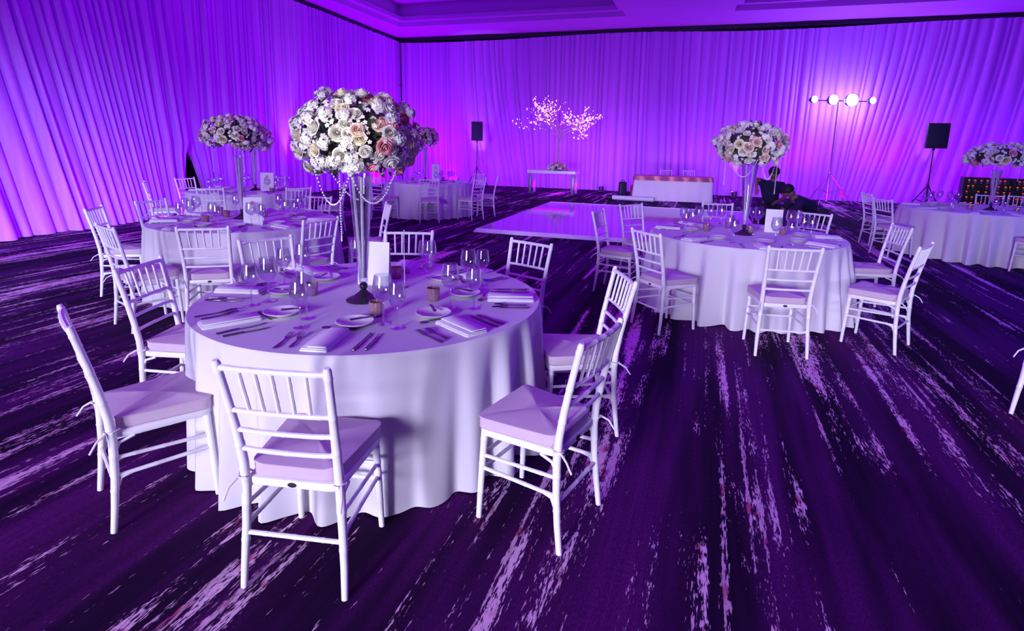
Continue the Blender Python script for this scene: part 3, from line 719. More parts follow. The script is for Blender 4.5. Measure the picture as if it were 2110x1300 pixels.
def bouquet(ctr, zc, rx, rz_, label, nrose, nclus, rs, pinks, seed, strands=(), dome=.0, zlow=-.55, holes=.0):
    q = random.Random(seed); t = empty('flower_arrangement', (ctr[0], ctr[1], zc)); tag(t, label, 'flowers', 'tall bouquets on the tables')
    # dark leafy core
    b = MB()
    for i in range(int(260 if nrose > 60 else 130)):
        d = Vector((q.gauss(0, 1), q.gauss(0, 1), q.gauss(0, 1))).normalized()
        if d.z < zlow - .15: continue
        c = Vector((d.x * rx, d.y * rx, d.z * rz_)) * q.uniform(.72, 1.0); L = rs * q.uniform(.9, 1.7)
        x = Vector((q.gauss(0, 1), q.gauss(0, 1), q.gauss(0, 1))).normalized(); y = d.cross(x).normalized(); e = (d * .8 + x * .6).normalized()
        b.add([c - e * L * .5, c + y * L * .28, c + e * L * .6, c - y * L * .28], [(0, 1, 2, 3)])
    core = MB().ball((0, 0, 0), 1, 18, 10); core.v = [(x * rx * .70, y * rx * .70, max(z, zlow * 1.05) * rz_ * .70) for x, y, z in core.v]; b.add(core.v, core.f)
    fo = b.obj('foliage', M['leaf'], t, False)
    # evenly spread heads
    N = nrose + nclus; dirs = []
    tot = int(N / ((1 - zlow) / 2)); 
    for i in range(tot):
        z = 1 - 2 * (i + .5) / tot
        if z < zlow: break
        a = i * 2.39996 + q.uniform(-.25, .25); h = math.sqrt(max(0, 1 - z * z)); dirs.append(Vector((h * math.cos(a), h * math.sin(a), z + q.uniform(-.05, .05))).normalized())
    order = list(range(len(dirs))); q.shuffle(order); cl = set(order[:nclus])
    for i, d in enumerate(dirs):
        pr = q.uniform(.90, 1.05); c = Vector((d.x * rx * pr, d.y * rx * pr, d.z * rz_ * pr))
        nrm = Vector((d.x / rx, d.y / rx, d.z / rz_)).normalized(); nrm = (nrm + Vector((q.uniform(-.3, .3), q.uniform(-.3, .3), q.uniform(-.2, .3)))).normalized()
        rot = nrm.to_track_quat('Z', 'Y')
        if i in cl:
            o = bpy.data.objects.new('blossom_cluster', FM[q.randrange(3)]); s = rs * q.uniform(.95, 1.25)
        else:
            k = 'pink' if q.random() < pinks else ('blush' if q.random() < .12 else ('cream' if q.random() < .35 else 'white'))
            o = bpy.data.objects.new('rose', RM[k]); s = rs * q.uniform(.85, 1.2)
            if k in ('pink', 'blush'): o['label'] = k + ' rose'
        COL.objects.link(o); o.parent = t; o.location = c; o.rotation_mode = 'QUATERNION'; o.rotation_quaternion = rot; o.scale = (s, s, s)
    fm = MB(); nf = int(N * 3.2)
    for i in range(nf):
        z = 1 - (1 - zlow) * (i + .5) / nf; a = i * 2.39996 + q.uniform(-.6, .6); h = math.sqrt(max(0, 1 - z * z)); pr = q.uniform(.86, 1.06)
        d = Vector((h * math.cos(a), h * math.sin(a), z)); c = Vector((d.x * rx, d.y * rx, d.z * rz_)) * pr
        x = d.cross(Vector((.31, .22, .93))).normalized(); y = d.cross(x); L = rs * q.uniform(.28, .5); tl = Vector((q.uniform(-.4, .4), q.uniform(-.4, .4), q.uniform(-.4, .4)))
        for k in range(5):
            b = k * 1.2566 + q.uniform(0, .3); e = x * math.cos(b) + y * math.sin(b) + tl * .3; sd_ = x * -math.sin(b) + y * math.cos(b)
            fm.add([c, c + e * L * .55 + sd_ * L * .36 + d * L * .25, c + e * L + d * L * .1, c + e * L * .55 - sd_ * L * .36 + d * L * .25], [(0, 1, 2, 3)])
    fm.obj('filler_blossoms', M['floret'], t)['kind'] = 'stuff'
    for st in strands:
        b = MB(); n = max(2, int(sum((Vector(b2) - Vector(a)).length for a, b2 in zip(st, st[1:])) / .0135))
        P = [Vector(x) for x in st]
        for i in range(n + 1):
            u = i / n * (len(P) - 1); k = min(int(u), len(P) - 2); f = u - k
            p0 = P[max(k - 1, 0)]; p1 = P[k]; p2 = P[k + 1]; p3 = P[min(k + 2, len(P) - 1)]
            c = .5 * ((2 * p1) + (p2 - p0) * f + (2 * p0 - 5 * p1 + 4 * p2 - p3) * f * f + (3 * p1 - p0 - 3 * p2 + p3) * f ** 3)
            b.ball(tuple(c), .0058, 6, 4)
        b.obj('bead_strand', M['pearl'], t)
    return t
def swag(a, b, dip): 
    a = Vector(a); b = Vector(b); m_ = (a + b) / 2; return [a, a.lerp(m_, .5) - Vector((0, 0, dip * .75)), m_ - Vector((0, 0, dip)), b.lerp(m_, .5) - Vector((0, 0, dip * .75)), b]
def drop(a, l): return [Vector(a), Vector(a) - Vector((0, 0, l / 2)), Vector(a) - Vector((0, 0, l))]
V1 = at(750, 618, .76); V0 = at(500, 450, .76); V2 = at(1532, 483, .76); V4 = at(2040, 433, .76)
B1 = aty(736, 284, V1.y)
vase(V1, 1.47, .068, 'tall clear trumpet vase with dark foot on the nearest table')
ss = [swag((-.20, -.10, -.17), (.02, -.22, -.18), .17), swag((.02, -.22, -.18), (.22, -.06, -.17), .16), swag((-.2, .12, -.17), (.2, .12, -.17), .18), drop((-.13, .1, -.16), .42)]
bouquet((B1.x, B1.y - .01), B1.z, .318, .24, 'biggest bouquet, dome of white, cream and pink roses on the nearest table', 92, 70, .036, .12, 21, ss, zlow=-.72)
B0 = aty(482, 277, V0.y)
vase(V0, 1.46, .05, 'tall clear vase with bright vertical gleams on the left table')
bouquet((B0.x, B0.y), B0.z, .315, .20, 'white and pink flower dome on the tall vase of the left table', 62, 40, .034, .16, 22,
        [drop((-.2, -.1, -.1), .3), drop((.16, -.15, -.1), .3), drop((-.1, .2, -.1), .33), drop((.24, .02, -.1), .28)], zlow=-.6)
B2 = aty(1547, 300, V2.y)
vase(V2, 1.50, .085, 'tall clear vase with white rods drawn as gleams on the right table')
bouquet((B2.x, B2.y), B2.z, .335, .235, 'white rose dome with few pink roses on the right table', 80, 22, .042, .07, 23,
        [swag((-.24, -.12, -.12), (-.02, -.25, -.14), .18), swag((.02, -.25, -.14), (.24, -.1, -.12), .2), drop((.2, -.2, -.12), .35), drop((-.26, -.05, -.1), .3)], zlow=-.75)
V3 = (T3[0] - .05, T3[1]); B3 = aty(876, 283, T3[1])
vase((B3.x, B3.y), 1.56, .05, 'tall clear vase on the far table, half hidden by the biggest bouquet')
bouquet((B3.x, B3.y), B3.z, .29, .235, 'dim pink flower ball peeking out right of the biggest bouquet', 40, 10, .048, .3, 24, zlow=-.8)
vase(V4, 1.40, .075, 'tall clear vase on the table at the right edge')
B4 = aty(2058, 324, V4.y)
bouquet((B4.x, B4.y), B4.z, .42, .21, 'dusky pink flower dome on the table at the right edge', 50, 14, .055, .2, 25, [drop((-.2, -.2, -.1), .3), drop((.1, -.3, -.1), .25)], zlow=-.55)
B5 = aty(520, 287, T5[1]); vase((B5.x, B5.y), 1.46, .05, 'tall vase of the dim table beyond the left table')
bouquet((B5.x, B5.y), B5.z, .31, .26, 'purple-shadowed flower dome behind the left bouquet', 40, 12, .05, .35, 26, [drop((.1, -.2, -.15), .4)], zlow=-.7)

# ------------------------------------------------------------------ far end: console table and lit tree
c0 = at(1140, 398); c0 = Vector((1.36, 19.55, 0))
ct = empty('console_table', c0, rz); tag(ct, 'white-topped console table with grey metal legs under the lit tree', 'table')
MB().box(-.84, .84, -.36, .36, .70, .80, .01).obj('tabletop', M['console_top'], ct)
for sx in (-1, 1):
    for sy in (-1, 1): MB().box(sx * .74 - .045, sx * .74 + .045, sy * .29 - .045, sy * .29 + .045, 0, .70, .006).obj('leg', M['console_leg'], ct)
    MB().box(sx * .74 - .04, sx * .74 + .04, -.25, .25, .0, .03).obj('foot_rail', M['console_leg'], ct)
tp = Vector((c0.x + .15, c0.y + .1, .801)); tr = empty('blossom_tree', tp); tag(tr, 'artificial tree covered in lit pink blossoms standing on the console table', 'tree')
q = random.Random(31); tips = []; br = MB()
tk = MB().tube([((0, 0, 0), .05), ((.02, .01, .3), .04), ((-.02, 0, .7), .033), ((.03, 0, 1.1), .03), ((.05, .0, 1.35), .026)], 10); tk.lathe([(0, 0), (.15, 0), (.13, .03), (.05, .05), (0, .05)], 16); tk.obj('trunk', M['trunk'], tr)
def grow(p, d, l, r, lev, mbr):
    pts = [(p, r)]; c = Vector(p)
    for k in range(4):
        d = (d + Vector((q.uniform(-.28, .28), q.uniform(-.28, .28), q.uniform(-.12, .16)))).normalized(); c = c + d * l / 4; pts.append((c.copy(), r * (1 - k * .17)))
        if lev >= 1: tips.append(c + Vector((q.uniform(-.04, .04), q.uniform(-.04, .04), q.uniform(-.04, .04))))
        if lev < 2 and k in (1, 2, 3): grow(c, (d + Vector((q.uniform(-.9, .9), q.uniform(-.9, .9), q.uniform(-.3, .5)))).normalized(), l * .62, r * .6, lev + 1, mbr)
    mbr.tube(pts, 5)
for k in range(11):
    a = k * 2 * PI / 11 * 3 + .3; mb_ = MB(); up = .55 if k % 2 else .25
    grow(Vector((.04, 0, 1.0 + .036 * k)), Vector((math.cos(a) * 1.0, math.sin(a) * .8, up)).normalized(), .78 + .1 * (k % 3), .014, 0, mb_)
    mb_.obj('branch', M['trunk'], tr)
q.shuffle(tips)
bm_ = MB()
for k in range(5): bm_.ball((.6 * math.cos(k * 1.257), .6 * math.sin(k * 1.257), 0), .55, 6, 4, .7)
bm_.ball((0, 0, .1), .45, 6, 4); bme = bm_.mesh('lit_blossom', M['bloom'])
for p in tips[:98]:
    o = bpy.data.objects.new('lit_blossom', bme); COL.objects.link(o); o.parent = tr; o.location = p; s = q.uniform(.020, .032); o.scale = (s, s, s); o.rotation_euler = (q.uniform(0, 3), q.uniform(0, 3), 0)
rest = MB()
for p in tips[98:620]: rest.ball(tuple(p), q.uniform(.008, .020), 6, 4)
rest.obj('lit_blossoms_beyond_the_first_hundred'[:12] + 's', M['bloom'], tr)['kind'] = 'stuff'
tg = bouquet((tp.x - .02, tp.y - .16), .80, .33, .24, 'low mound of dusky pink flowers at the foot of the lit tree', 34, 10, .055, .6, 41, zlow=.12)
tg['group'] = 'low flowers'; del tg['group']
tg.location.z = .815

# sequin-topped table, two chairs behind it
s0 = Vector((4.98, 17.95, 0)); srz = math.atan2(-.20, .98)
sm = MB(); w_, d_, hz = 1.16, .40, .76
def rect_skirt(w, d, top, bot, seed, amp, lamb, flare):
    pts = []; per = []
    def seg(a, b):
        L = math.hypot(b[0] - a[0], b[1] - a[1]); n = int(L / .025)
        for k in range(n): per.append((a[0] + (b[0] - a[0]) * k / n, a[1] + (b[1] - a[1]) * k / n))
    rp = round_poly([(-w, -d), (w, -d), (w, d), (-w, d)], .05, 4)
    for a, b in zip(rp, rp[1:] + rp[:1]): 
        if math.hypot(a[0] - b[0], a[1] - b[1]) < .03: per.append(a)
        else: seg(a, b)
    n = len(per); v = []; f = []; rows = 10
    for j in range(rows + 1):
        h = j / rows; z = top + (bot - top) * h
        for k, (x, y) in enumerate(per):
            l = math.hypot(x / w, y / d); wv = math.sin(k * .025 / lamb * 2 * PI + math.sin(k * .05 + seed)) * amp * h + flare * h
            nx, ny = (x / w) ** 5, (y / d) ** 5; ll = math.hypot(nx, ny) or 1
            v.append((x + nx / ll * wv, y + ny / ll * wv, z))
    for j in range(rows):
        for k in range(n): f.append((j * n + k, (j + 1) * n + k, (j + 1) * n + (k + 1) % n, j * n + (k + 1) % n))
    f.append(tuple(range(n))); return v, f
st = MB().add(*rect_skirt(w_, d_, hz, .01, 1, .02, .3, .05)).obj('tablecloth', M['cloth'])
st.location = s0; st.rotation_euler = (0, 0, srz); tag(st, 'white cloth over the small head table at the far end', 'tablecloth')
so = MB().add(*rect_skirt(w_ + .012, d_ + .012, hz + .006, hz - .13, 2, .012, .4, .035)).obj('sequin_overlay', M['sequin']); so.location = s0; so.rotation_euler = (0, 0, srz)
tag(so, 'rose gold sequin overlay glittering on the small head table', 'table overlay')
for i, px in enumerate((1380, 1427)):
    pp = aty(px, 350, 18.75); chair_face((pp.x, 18.78 - .06 * i), .15, -.99, 'pale chair behind the sequin-topped table, ' + ('left' if i == 0 else 'right') + ' of two', 'chairs behind the sequin-topped table')
# things on the floor beside it
r0 = at(1262, 411); r1 = at(1347, 416)
rl = empty('fabric_roll', (r0.x, r0.y, .07), math.atan2(r1.y - r0.y, r1.x - r0.x)); L_ = (r1 - r0).length; tag(rl, 'long white roll lying on the floor before the sequin table', 'roll')
MB().tube([((0, 0, 0), .07), ((L_ * .5, 0, 0), .072), ((L_, 0, 0), .07)], 18).obj('roll_body', M['roll'], rl)
MB().tube([((-.20, 0, 0), .05), ((-.17, 0, 0), .085), ((-.02, 0, 0), .085), ((.0, 0, 0), .06)], 16).obj('end_cap', M['black'], rl)['label'] = 'black end cap'
p = Vector((3.55, 18.55, 0)); bg = empty('gear_bag', p, .2); tag(bg, 'upright black gear bag on the floor left of the sequin table', 'bag')
b = MB().prism(round_poly([(-.13, -.10), (.13, -.10), (.13, .10), (-.13, .10)], .05, 4), 0, .52, .04); b.v = [(x * (1 - .25 * z), y * (1 - .3 * z), z) for x, y, z in b.v]; b.obj('bag_body', M['black'], bg)
MB().tube([((-.06, 0, .5), .012), ((-.05, 0, .57), .012), ((.05, 0, .57), .012), ((.06, 0, .5), .012)], 8).obj('handle', M['black'], bg)
p = Vector((3.86, 18.50, 0)); bg = empty('red_pouch', p, -.1); tag(bg, 'small dark red pouch leaning beside the black gear bag', 'bag')
b = MB().prism(round_poly([(-.07, -.06), (.07, -.06), (.07, .06), (-.07, .06)], .03, 3), 0, .40, .03); b.v = [(x * (1 - .4 * z), y * (1 - .4 * z), z) for x, y, z in b.v]; b.obj('pouch_body', M['redbag'], bg)
MB().tube([((0, 0, .395), .02), ((0, 0, .44), .015)], 8).obj('cap', M['black'], bg)

# ------------------------------------------------------------------ loudspeakers and light stand
def tripod(t, h, spread, zc, r=.018, mt='dark_metal', a0=.4):
    MB().tube([((0, 0, .12), r), ((0, 0, h * .5), r), ((0, 0, h * .5 + .01), r * .8), ((0, 0, h), r * .8)], 10).obj('pole', M[mt], t)
    MB().tube([((0, 0, zc - .05), r * 1.8), ((0, 0, zc + .05), r * 1.8)], 12).obj('collar', M[mt], t)
    for k in range(3):
        a = a0 + k * 2 * PI / 3; e = Vector((math.cos(a), math.sin(a), 0))
        lg = MB().tube([(Vector((0, 0, zc)) + e * r, r * .75), (e * spread + Vector((0, 0, .02)), r * .75)], 8).obj('leg', M[mt], t)
        MB().ball(tuple(e * spread + Vector((0, 0, .02))), .022, 8, 6).obj('rubber_foot', M['black'], lg)
        MB().tube([((0, 0, zc * .38), r * .5), (e * spread * .5 + Vector((0, 0, zc * .5)), r * .5)], 6).obj('brace', M[mt], t)
def speaker(base, zb, w, h, d, face, label, label2):
    t = empty('speaker_stand', (base.x, base.y, 0), face); tag(t, label2, 'stand'); tripod(t, zb, .5, .75)
    s = empty('loudspeaker', (base.x, base.y, zb), face); tag(s, label, 'speaker')
    cab = round_poly([(-w / 2, -d / 2), (w / 2, -d / 2), (w * .36, d / 2), (-w * .36, d / 2)], .03, 3)
    MB().prism(cab, .004, h, .012).obj('cabinet', M['black'], s)
    MB().box(-w / 2 + .03, w / 2 - .03, -d / 2 - .012, -d / 2 + .002, .04, h - .04, .01).obj('grille', M['grille'], s)
    MB().lathe([(0, -.05), (.03, -.05), (.03, .004), (0, .004)], 12).obj('pole_socket', M['black'], s)
p = aty(983, 290, 21.2); speaker(Vector((p.x, p.y, 0)), p.z, .42, .68, .36, .05, 'black loudspeaker on a tripod against the left back drapes', 'dark tripod stand of the left loudspeaker')
p = aty(1924, 306, 15.6); speaker(Vector((p.x, p.y, 0)), p.z, .50, .66, .40, -.35, 'dark blue-lit loudspeaker on a tripod above the right edge table', 'dark tripod stand of the right loudspeaker')
YL = 17.6
p = aty(1722, 255, YL); lb = Vector((p.x, p.y, 0)); lt = aty(1725, 207, YL)
ls = empty('light_stand', lb, 0); tag(ls, 'tall tripod light stand before the back drapes with crossbar for four lamps', 'stand')
tripod(ls, lt.z, .75, .95, .022, 'pole', -.25)
lx0 = aty(1670, 207, YL).x - lb.x; lx3 = aty(1789, 207, YL).x - lb.x
MB().tube([((lx0 - .06, 0, lt.z - .01), .018), ((lx3 + .06, 0, lt.z - .01), .018)], 10).obj('crossbar', M['pole'], ls)
MB().tube([((.30, -.15, .46), .03), ((.42, -.19, .24), .03)], 10).obj('leg_marker', M['tape'], ls)['label'] = 'red marker sleeve on a leg'
for i, (px, r, w) in enumerate(((1670, .10, 'leftmost'), (1709, .15, 'second from left'), (1747, .19, 'third from left, largest glare'), (1789, .10, 'rightmost'))):
    lp = aty(px, 207, YL); t = empty('par_lamp', (lp.x, lp.y - .145, lt.z), .02); tag(t, f'glaring white par lamp on the tall stand, {w}', 'lamp', 'four lamps on the tall light stand')
    X = Matrix.Rotation(PI / 2, 4, 'X')
    MB().lathe([(0, -.12), (r * .6, -.12), (r * .85, -.06), (r, .06), (r * 1.04, .10), (r * .96, .10), (r * .93, .06)], 24).xf(X).obj('housing', M['black'], t)
    MB().lathe([(0, .075), (r * .5, .082), (r * .93, .07), (r * .93, .06)], 24).xf(X).obj('lens', M['lamp'], t)
# uplights on the floor at the drapes
def uplight(x, y, label):
    t = empty('uplight', (x, y, 0)); tag(t, label, 'lamp', 'uplights on the floor along the back drapes')
    MB().box(-.13, .13, -.10, .10, .012, .06, .01).obj('base', M['black'], t)
    MB().tube([((0, 0, .06), .075), ((0, .03, .20), .095)], 16).obj('housing', M['black'], t)
    MB().lathe([(0, .006), (.085, .004), (.085, 0)], 16).xf(Matrix.Translation((0, .03, .2))).obj('lens', M['ulens'], t)
def back_pt(px, off): s = wall_s(px, O, U); q_ = O + U * s + NB * off; return q_
q_ = back_pt(1247, .9); uplight(q_.x, q_.y, 'small uplight glowing left of the black gear bag'); 
q_ = back_pt(1512, .8); uplight(q_.x, q_.y, 'small uplight glowing behind the right table vase')

# ------------------------------------------------------------------ rack of red candles, far right
krz = -.45; kl = aty(1984, 380, 14.4); kc = Vector((kl.x + 1.6 * math.cos(krz), kl.y + 1.6 * math.sin(krz), 0))
rk = empty('candle_rack', kc, krz); tag(rk, 'black tiered rack holding rows of red candles at far right', 'rack')
MB().box(-1.6, 1.6, .20, .24, 0, 1.06).obj('back_panel', M['black'], rk, False)
for sx in (-1.6, -.62, .05, 1.6): MB().box(sx - .02, sx + .02, -.12, .24, 0, 1.06).obj('upright', M['black'], rk, False)
zs = [.22, .36, .50, .64, .78, .92]
for z in zs: MB().box(-1.58, 1.58, -.12, .2, z - .02, z).obj('shelf', M['black'], rk, False)
def candle(mt):
    t = empty('red_candle'); MB().lathe([(0, 0), (.028, 0), (.034, .07), (.030, .07), (.026, .008), (0, .008)], 10).obj('glass_cup', M['votive'], t)
    MB().lathe([(0, .01), (.020, .01), (.028, .055), (.020, .078), (0, .085)], 10).obj('glow', M[mt], t); return t
KR = Proto(candle('red_light')); KO = Proto(candle('orange_light'))
ci, si = math.cos(krz), math.sin(krz)
for z in zs:
    row = {.22: 'lowest', .36: 'second lowest', .50: 'lower middle', .64: 'upper middle', .78: 'second highest', .92: 'highest'}[z]
    for k in range(25):
        x = -1.50 + k * .123
        if rnd.random() < .12: continue
        yy = rnd.choice((-.06, 0, .06)); pr = KR if rnd.random() < .5 else KO
        pr.put((kc.x + x * ci - yy * si, kc.y + x * si + yy * ci, z + .001), 0, f'tiny glowing red candle on the {row} tier of the black rack', 'candle', f'red candles on the {row} tier of the black rack')

# ------------------------------------------------------------------ people
def skin_mesh(name, V_, E_, Rr, mt, parent=None, sub=2):
    me = bpy.data.meshes.new(name); me.from_pydata([tuple(v) for v in V_], E_, []); o = bpy.data.objects.new(name, me); COL.objects.link(o)
    md = o.modifiers.new('skin', 'SKIN'); md.use_smooth_shade = True
    sv = me.skin_vertices[0].data
    for i, r in enumerate(Rr): sv[i].radius = r if isinstance(r, tuple) else (r, r); sv[i].use_root = (i == 0)
    s = o.modifiers.new('sub', 'SUBSURF'); s.levels = sub; s.render_levels = sub
    dg = bpy.context.evaluated_depsgraph_get(); ev = o.evaluated_get(dg); nm = bpy.data.meshes.new_from_object(ev)
    o.modifiers.clear(); o.data = nm; nm.materials.clear(); nm.materials.append(mt)
    nm.polygons.foreach_set('use_smooth', [True] * len(nm.polygons))
    if parent: o.parent = parent
    return o
def person(org, J, label, hairdir):
    """J: joints relative to org"""
    j = {k: Vector(v) for k, v in J.items()}
    names = ['pelvis', 'waist', 'chest', 'neck', 'jaw', 'head', 'crown']; V_ = [j['pelvis'], j['waist'], j['chest'], j['neck'], j['neck'].lerp(j['head'], .45), j['head'], j['head'] + (j['head'] - j['neck']).normalized() * .09]
    Rr = [(.135, .11), (.125, .10), (.15, .105), .05, .068, .088, .06]; E_ = [(i, i + 1) for i in range(6)]
    fd = (j['look'] - j['head']).normalized()
    def add(p, r, par): V_.append(Vector(p)); Rr.append(r); E_.append((par, len(V_) - 1)); return len(V_) - 1
    add(j['head'] + fd * .105 - Vector((0, 0, .012)), .014, 5)              # nose
    sd = fd.cross(Vector((0, 0, 1))).normalized()
    for s in (-1, 1): add(j['head'] + sd * s * .095 - Vector((0, 0, .005)), .016, 5)   # ears
    for s in ('l', 'r'):
        a = add(j['sho_' + s], .062, 2); b = add(j['elb_' + s], .043, a); c = add(j['wri_' + s], .028, b)
        hd = (j['wri_' + s] - j['elb_' + s]).normalized(); pl = add(j['wri_' + s] + hd * .055, .032, c)
        sx = hd.cross(fd).normalized(); palm = V_[pl]
        for k, (o_, L) in enumerate(((-.027, .060), (-.009, .072), (.010, .066), (.027, .052))):
            f1 = add(palm + sx * o_ + hd * .03, .0095, pl); f2 = add(palm + sx * o_ * 1.1 + hd * (.03 + L * .55) + fd * .008, .0085, f1); add(palm + sx * o_ * 1.1 + hd * (.03 + L) + fd * .022, .007, f2)
        t1 = add(palm - sx * .035 - hd * .015 + fd * .012, .011, pl); add(palm - sx * .058 + hd * .02 + fd * .02, .009, t1)
    for s in ('l', 'r'):
        a = add(j['hip_' + s], .085, 0); b = add(j['kne_' + s], .058, a); c = add(j['ank_' + s], .038, b); add(j['toe_' + s], .03, c)
    o = skin_mesh('person', V_, E_, Rr, M['skin']); o.location = org; tag(o, label, 'person')
    # shirt: torso and short sleeves
    V_ = [j['pelvis'] - (j['waist'] - j['pelvis']) * .25, j['waist'], j['chest'], j['neck'].lerp(j['chest'], .35)]; Rr = [(.165, .14), (.155, .125), (.178, .13), .075]; E_ = [(0, 1), (1, 2), (2, 3)]
    for s in ('l', 'r'): a = add(j['sho_' + s], .085, 2); add(j['sho_' + s].lerp(j['elb_' + s], .75), .068, a)
    skin_mesh('shirt', V_, E_, Rr, M['shirt'], o)
    V_ = [j['pelvis'] - (j['waist'] - j['pelvis']) * .1]; Rr = [(.158, .135)]; E_ = []
    for s in ('l', 'r'): a = add(j['hip_' + s], .108, 0); b = add(j['kne_' + s], .078, a); add(j['kne_' + s].lerp(j['ank_' + s], .93), .058, b)
    skin_mesh('trousers', V_, E_, Rr, M['trouser'], o)
    for s in ('l', 'r'):
        V_ = [j['ank_' + s], j['ank_' + s].lerp(j['toe_' + s], .6), j['toe_' + s] + (j['toe_' + s] - j['ank_' + s]) * .25]; skin_mesh('shoe', V_, [(0, 1), (1, 2)], [.05, .046, .036], M['shoe'], o)
    up = (j['head'] - j['neck']).normalized(); c = j['head'] + up * .035 - fd * .022
    hb = MB().ball((0, 0, 0), .108, 18, 12); hb.v = [(x, y, z) if z > -.045 else (x * .93, y * .93, -.045 + (z + .045) * .35) for x, y, z in hb.v]
    qq = (up - fd * .35).normalized().to_track_quat('Z', 'Y').to_matrix().to_4x4()
    hb.xf(Matrix.Translation(c) @ qq).obj('hair', M['hair'], o)
    ey = MB()
    for s in (-1, 1): ey.ball(tuple(j['head'] + fd * .083 + sd * s * .034 + up * .012), .011, 8, 6)
    ey.obj('eyes', M['hair'], o)
    return o
# crouching man bent forward, facing left
person((5.10, 10.45, 0), dict(pelvis=(.50, .05, .50), waist=(.37, .04, .66), chest=(.17, .02, .74), neck=(.03, -.01, .81), head=(-.07, -.03, .90), look=(-.6, -.4, .55),
       sho_l=(.10, -.17, .72), elb_l=(-.06, -.24, .47), wri_l=(-.13, -.22, .24), sho_r=(.13, .19, .72), elb_r=(-.05, .25, .48), wri_r=(-.2, .2, .26),
       hip_l=(.50, -.08, .46), kne_l=(.20, -.22, .44), ank_l=(.36, -.22, .09), toe_l=(.18, -.24, .045), hip_r=(.52, .16, .44), kne_r=(.22, .24, .085), ank_r=(.62, .22, .08), toe_r=(.76, .22, .05)),
       'crouching person in a dark shirt bent far forward behind the right table', None)
person((5.02, 11.35, 0), dict(pelvis=(.16, .10, .52), waist=(.14, .06, .70), chest=(.12, .0, .93), neck=(.12, -.03, 1.06), head=(.10, -.07, 1.18), look=(-.35, -.8, .85),
       sho_l=(-.07, -.05, .97), elb_l=(-.27, -.14, 1.08), wri_l=(-.31, -.30, .90), sho_r=(.31, -.02, .95), elb_r=(.30, -.2, .72), wri_r=(.08, -.36, .66),
       hip_l=(.05, .06, .48), kne_l=(-.10, -.34, .46), ank_l=(-.08, -.10, .09), toe_l=(-.12, -.28, .045), hip_r=(.27, .10, .46), kne_r=(.26, -.24, .085), ank_r=(.26, .2, .08), toe_r=(.26, .34, .05)),
       'person in a dark shirt kneeling upright, one elbow raised, behind the bent one', None)

# ------------------------------------------------------------------ light
def area(nm, loc, to, sx, sy, col, e, spread=180):
    l = bpy.data.lights.new(nm, 'AREA'); l.shape = 'RECTANGLE'; l.size = sx; l.size_y = sy; l.color = col; l.energy = e; l.spread = math.radians(spread)
    o = bpy.data.objects.new(nm, l); COL.objects.link(o); o.location = loc
    o.rotation_euler = (Vector(to) - Vector(loc)).to_track_quat('-Z', 'Y').to_euler(); return o
def spot(nm, loc, to, col, e, ang=60, blend=.8, rad=.1):
    l = bpy.data.lights.new(nm, 'SPOT'); l.color = col; l.energy = e; l.spot_size = math.radians(ang); l.spot_blend = blend; l.shadow_soft_size = rad
    o = bpy.data.objects.new(nm, l); COL.objects.link(o); o.location = loc
    o.rotation_euler = (Vector(to) - Vector(loc)).to_track_quat('-Z', 'Y').to_euler(); return o
def point(nm, loc, col, e, rad=.1):
    l = bpy.data.lights.new(nm, 'POINT'); l.color = col; l.energy = e; l.shadow_soft_size = rad; o = bpy.data.objects.new(nm, l); COL.objects.link(o); o.location = loc; return o
w = bpy.data.worlds.new('world'); scn.world = w; w.use_nodes = True
bg = w.node_tree.nodes['Background']; bg.inputs['Color'].default_value = (.16, .0, .55, 1); bg.inputs['Strength'].default_value = .20
PUR = (.43, .0, 1.0)
def wash(a, d, n, L, e):
    m_ = a + d * (L / 2); p = m_ + n * 2.6; t_ = m_ + n * .1
    area('drape_wash', (p.x, p.y, .2), (t_.x, t_.y, 2.6), L, .25, PUR, e)
wash(O, U, NB, 22, 520); wash(O, V, NL, 20, 270)
def beam(px, wall, e, ang=95, z=3.6, col=PUR, off=1.7):
    s = wall_s(px, O, U if wall == 'b' else V); d = U if wall == 'b' else V; n = NB if wall == 'b' else NL
    p = O + d * s + n * off; t_ = O + d * s + n * .2; spot('purple_beam', (p.x, p.y, .25), (t_.x, t_.y, z), col, e, ang, 1, .15)
for px, e in ((900, 230), (1250, 60), (1420, 130), (1640, 230), (1800, 250), (1960, 70)): beam(px, 'b', e)
for px, e in ((770, 260), (690, 260), (590, 270)): beam(px, 'l', e)
beam(2080, 'b', 220, col=(.05, 0, 1))
area('ceiling_bounce', (2, 10, 3.2), (2, 10, 6), 14, 14, (.40, 0, 1), 160)
area('wash_ceiling', (-1, 8, 5.6), (-1, 8, 0), 12, 15, (.40, .0, 1), 330)
for lx, az, e in ((-9.0, -12, 60), (-7.4, 6, 75), (-5.8, 18, 90), (-4.2, 28, 90), (-2.6, 38, 70)):
    a = math.radians(az); ly = -6.0
    area('window_light', (lx, ly, 1.9), (lx + 6 * math.sin(a), ly + 6 * math.cos(a), 1.9 - 1.3), .9, 2.6, (.75, .70, 1.0), e * .8, 46)
area('low_fill', (3, -4, 1.5), (3.6, 20, -.7), 2.0, 1.0, (.72, .62, 1), 4, 24)
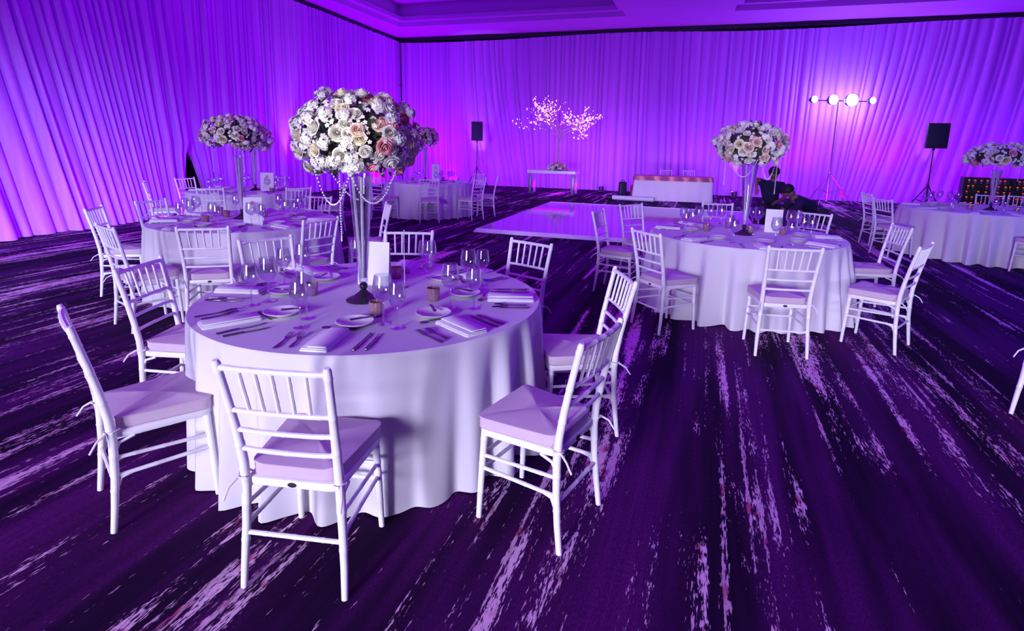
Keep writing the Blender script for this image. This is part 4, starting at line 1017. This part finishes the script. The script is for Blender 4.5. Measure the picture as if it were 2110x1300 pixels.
area('added_drape_fill', (3.0, 14.2, .35), (4.4, 20.5, .2), 9, .3, (.60, .45, 1), 26, 50)  # added fill that pales the lower back drapes, no fixture stands here
area('blue_wash', (8.5, 5.0, 5.4), (8.0, 5.5, 0), 5, 7, (.03, .0, 1), 260)
area('left_fill', (-2.2, -2.5, 1.5), (-8.8, 10.5, -.6), 1.6, 1.2, (.52, .62, 1), 62, 32)
# white accent spots
def accent(px, top, e, a, off=.75, wall='b', col=(.95, .62, 1)):
    s = wall_s(px, O, U if wall == 'b' else V); d = U if wall == 'b' else V; n = NB if wall == 'b' else NL
    p = O + d * s + n * off; t_ = O + d * s + n * .15; spot('accent', (p.x, p.y, .2), (t_.x, t_.y, top), col, e, a, .7, .05)
accent(990, 2.8, 130, 34); accent(1512, 1.4, 80, 34, .55); accent(585, 2.8, 170, 30, .7, 'l'); accent(1895, 2.8, 90, 34)
def boost(target, e, ang, col=(1, .94, .72)):  # added unseen spots that brighten the bouquets and the sequin overlay
    spot('added_spot', (target.x * .55 - .5, -2.2, 2.1), target, col, e, ang, .9, .03)
boost(B1, 760, 6.4); boost(B0, 560, 4.0); boost(B2, 420, 4.4); boost(B4, 90, 3.6); boost(Vector((4.98, 17.6, .85)), 1100, 6, (1, .7, .55))
for px in (1709, 1760):
    p = aty(px, 207, YL + .75); point('stand_glow', (p.x, p.y, lt.z), (.30, .40, 1), 75, .12)
tpt = Vector((tp.x, tp.y - .3, 2.5)); point('tree_glow', tpt, (1, .35, .55), 12, .4)

scn.view_settings.view_transform = 'Standard'; scn.view_settings.look = 'None'; scn.view_settings.exposure = 0; scn.view_settings.gamma = 1
try:
    scn.cycles.use_denoising = True; scn.cycles.denoiser = 'OPENIMAGEDENOISE'
    scn.cycles.max_bounces = 7; scn.cycles.transparent_max_bounces = 16; scn.cycles.use_adaptive_sampling = True; scn.cycles.adaptive_threshold = .04; scn.cycles.sample_clamp_indirect = 4; scn.cycles.caustics_reflective = False; scn.cycles.caustics_refractive = False
except Exception: pass
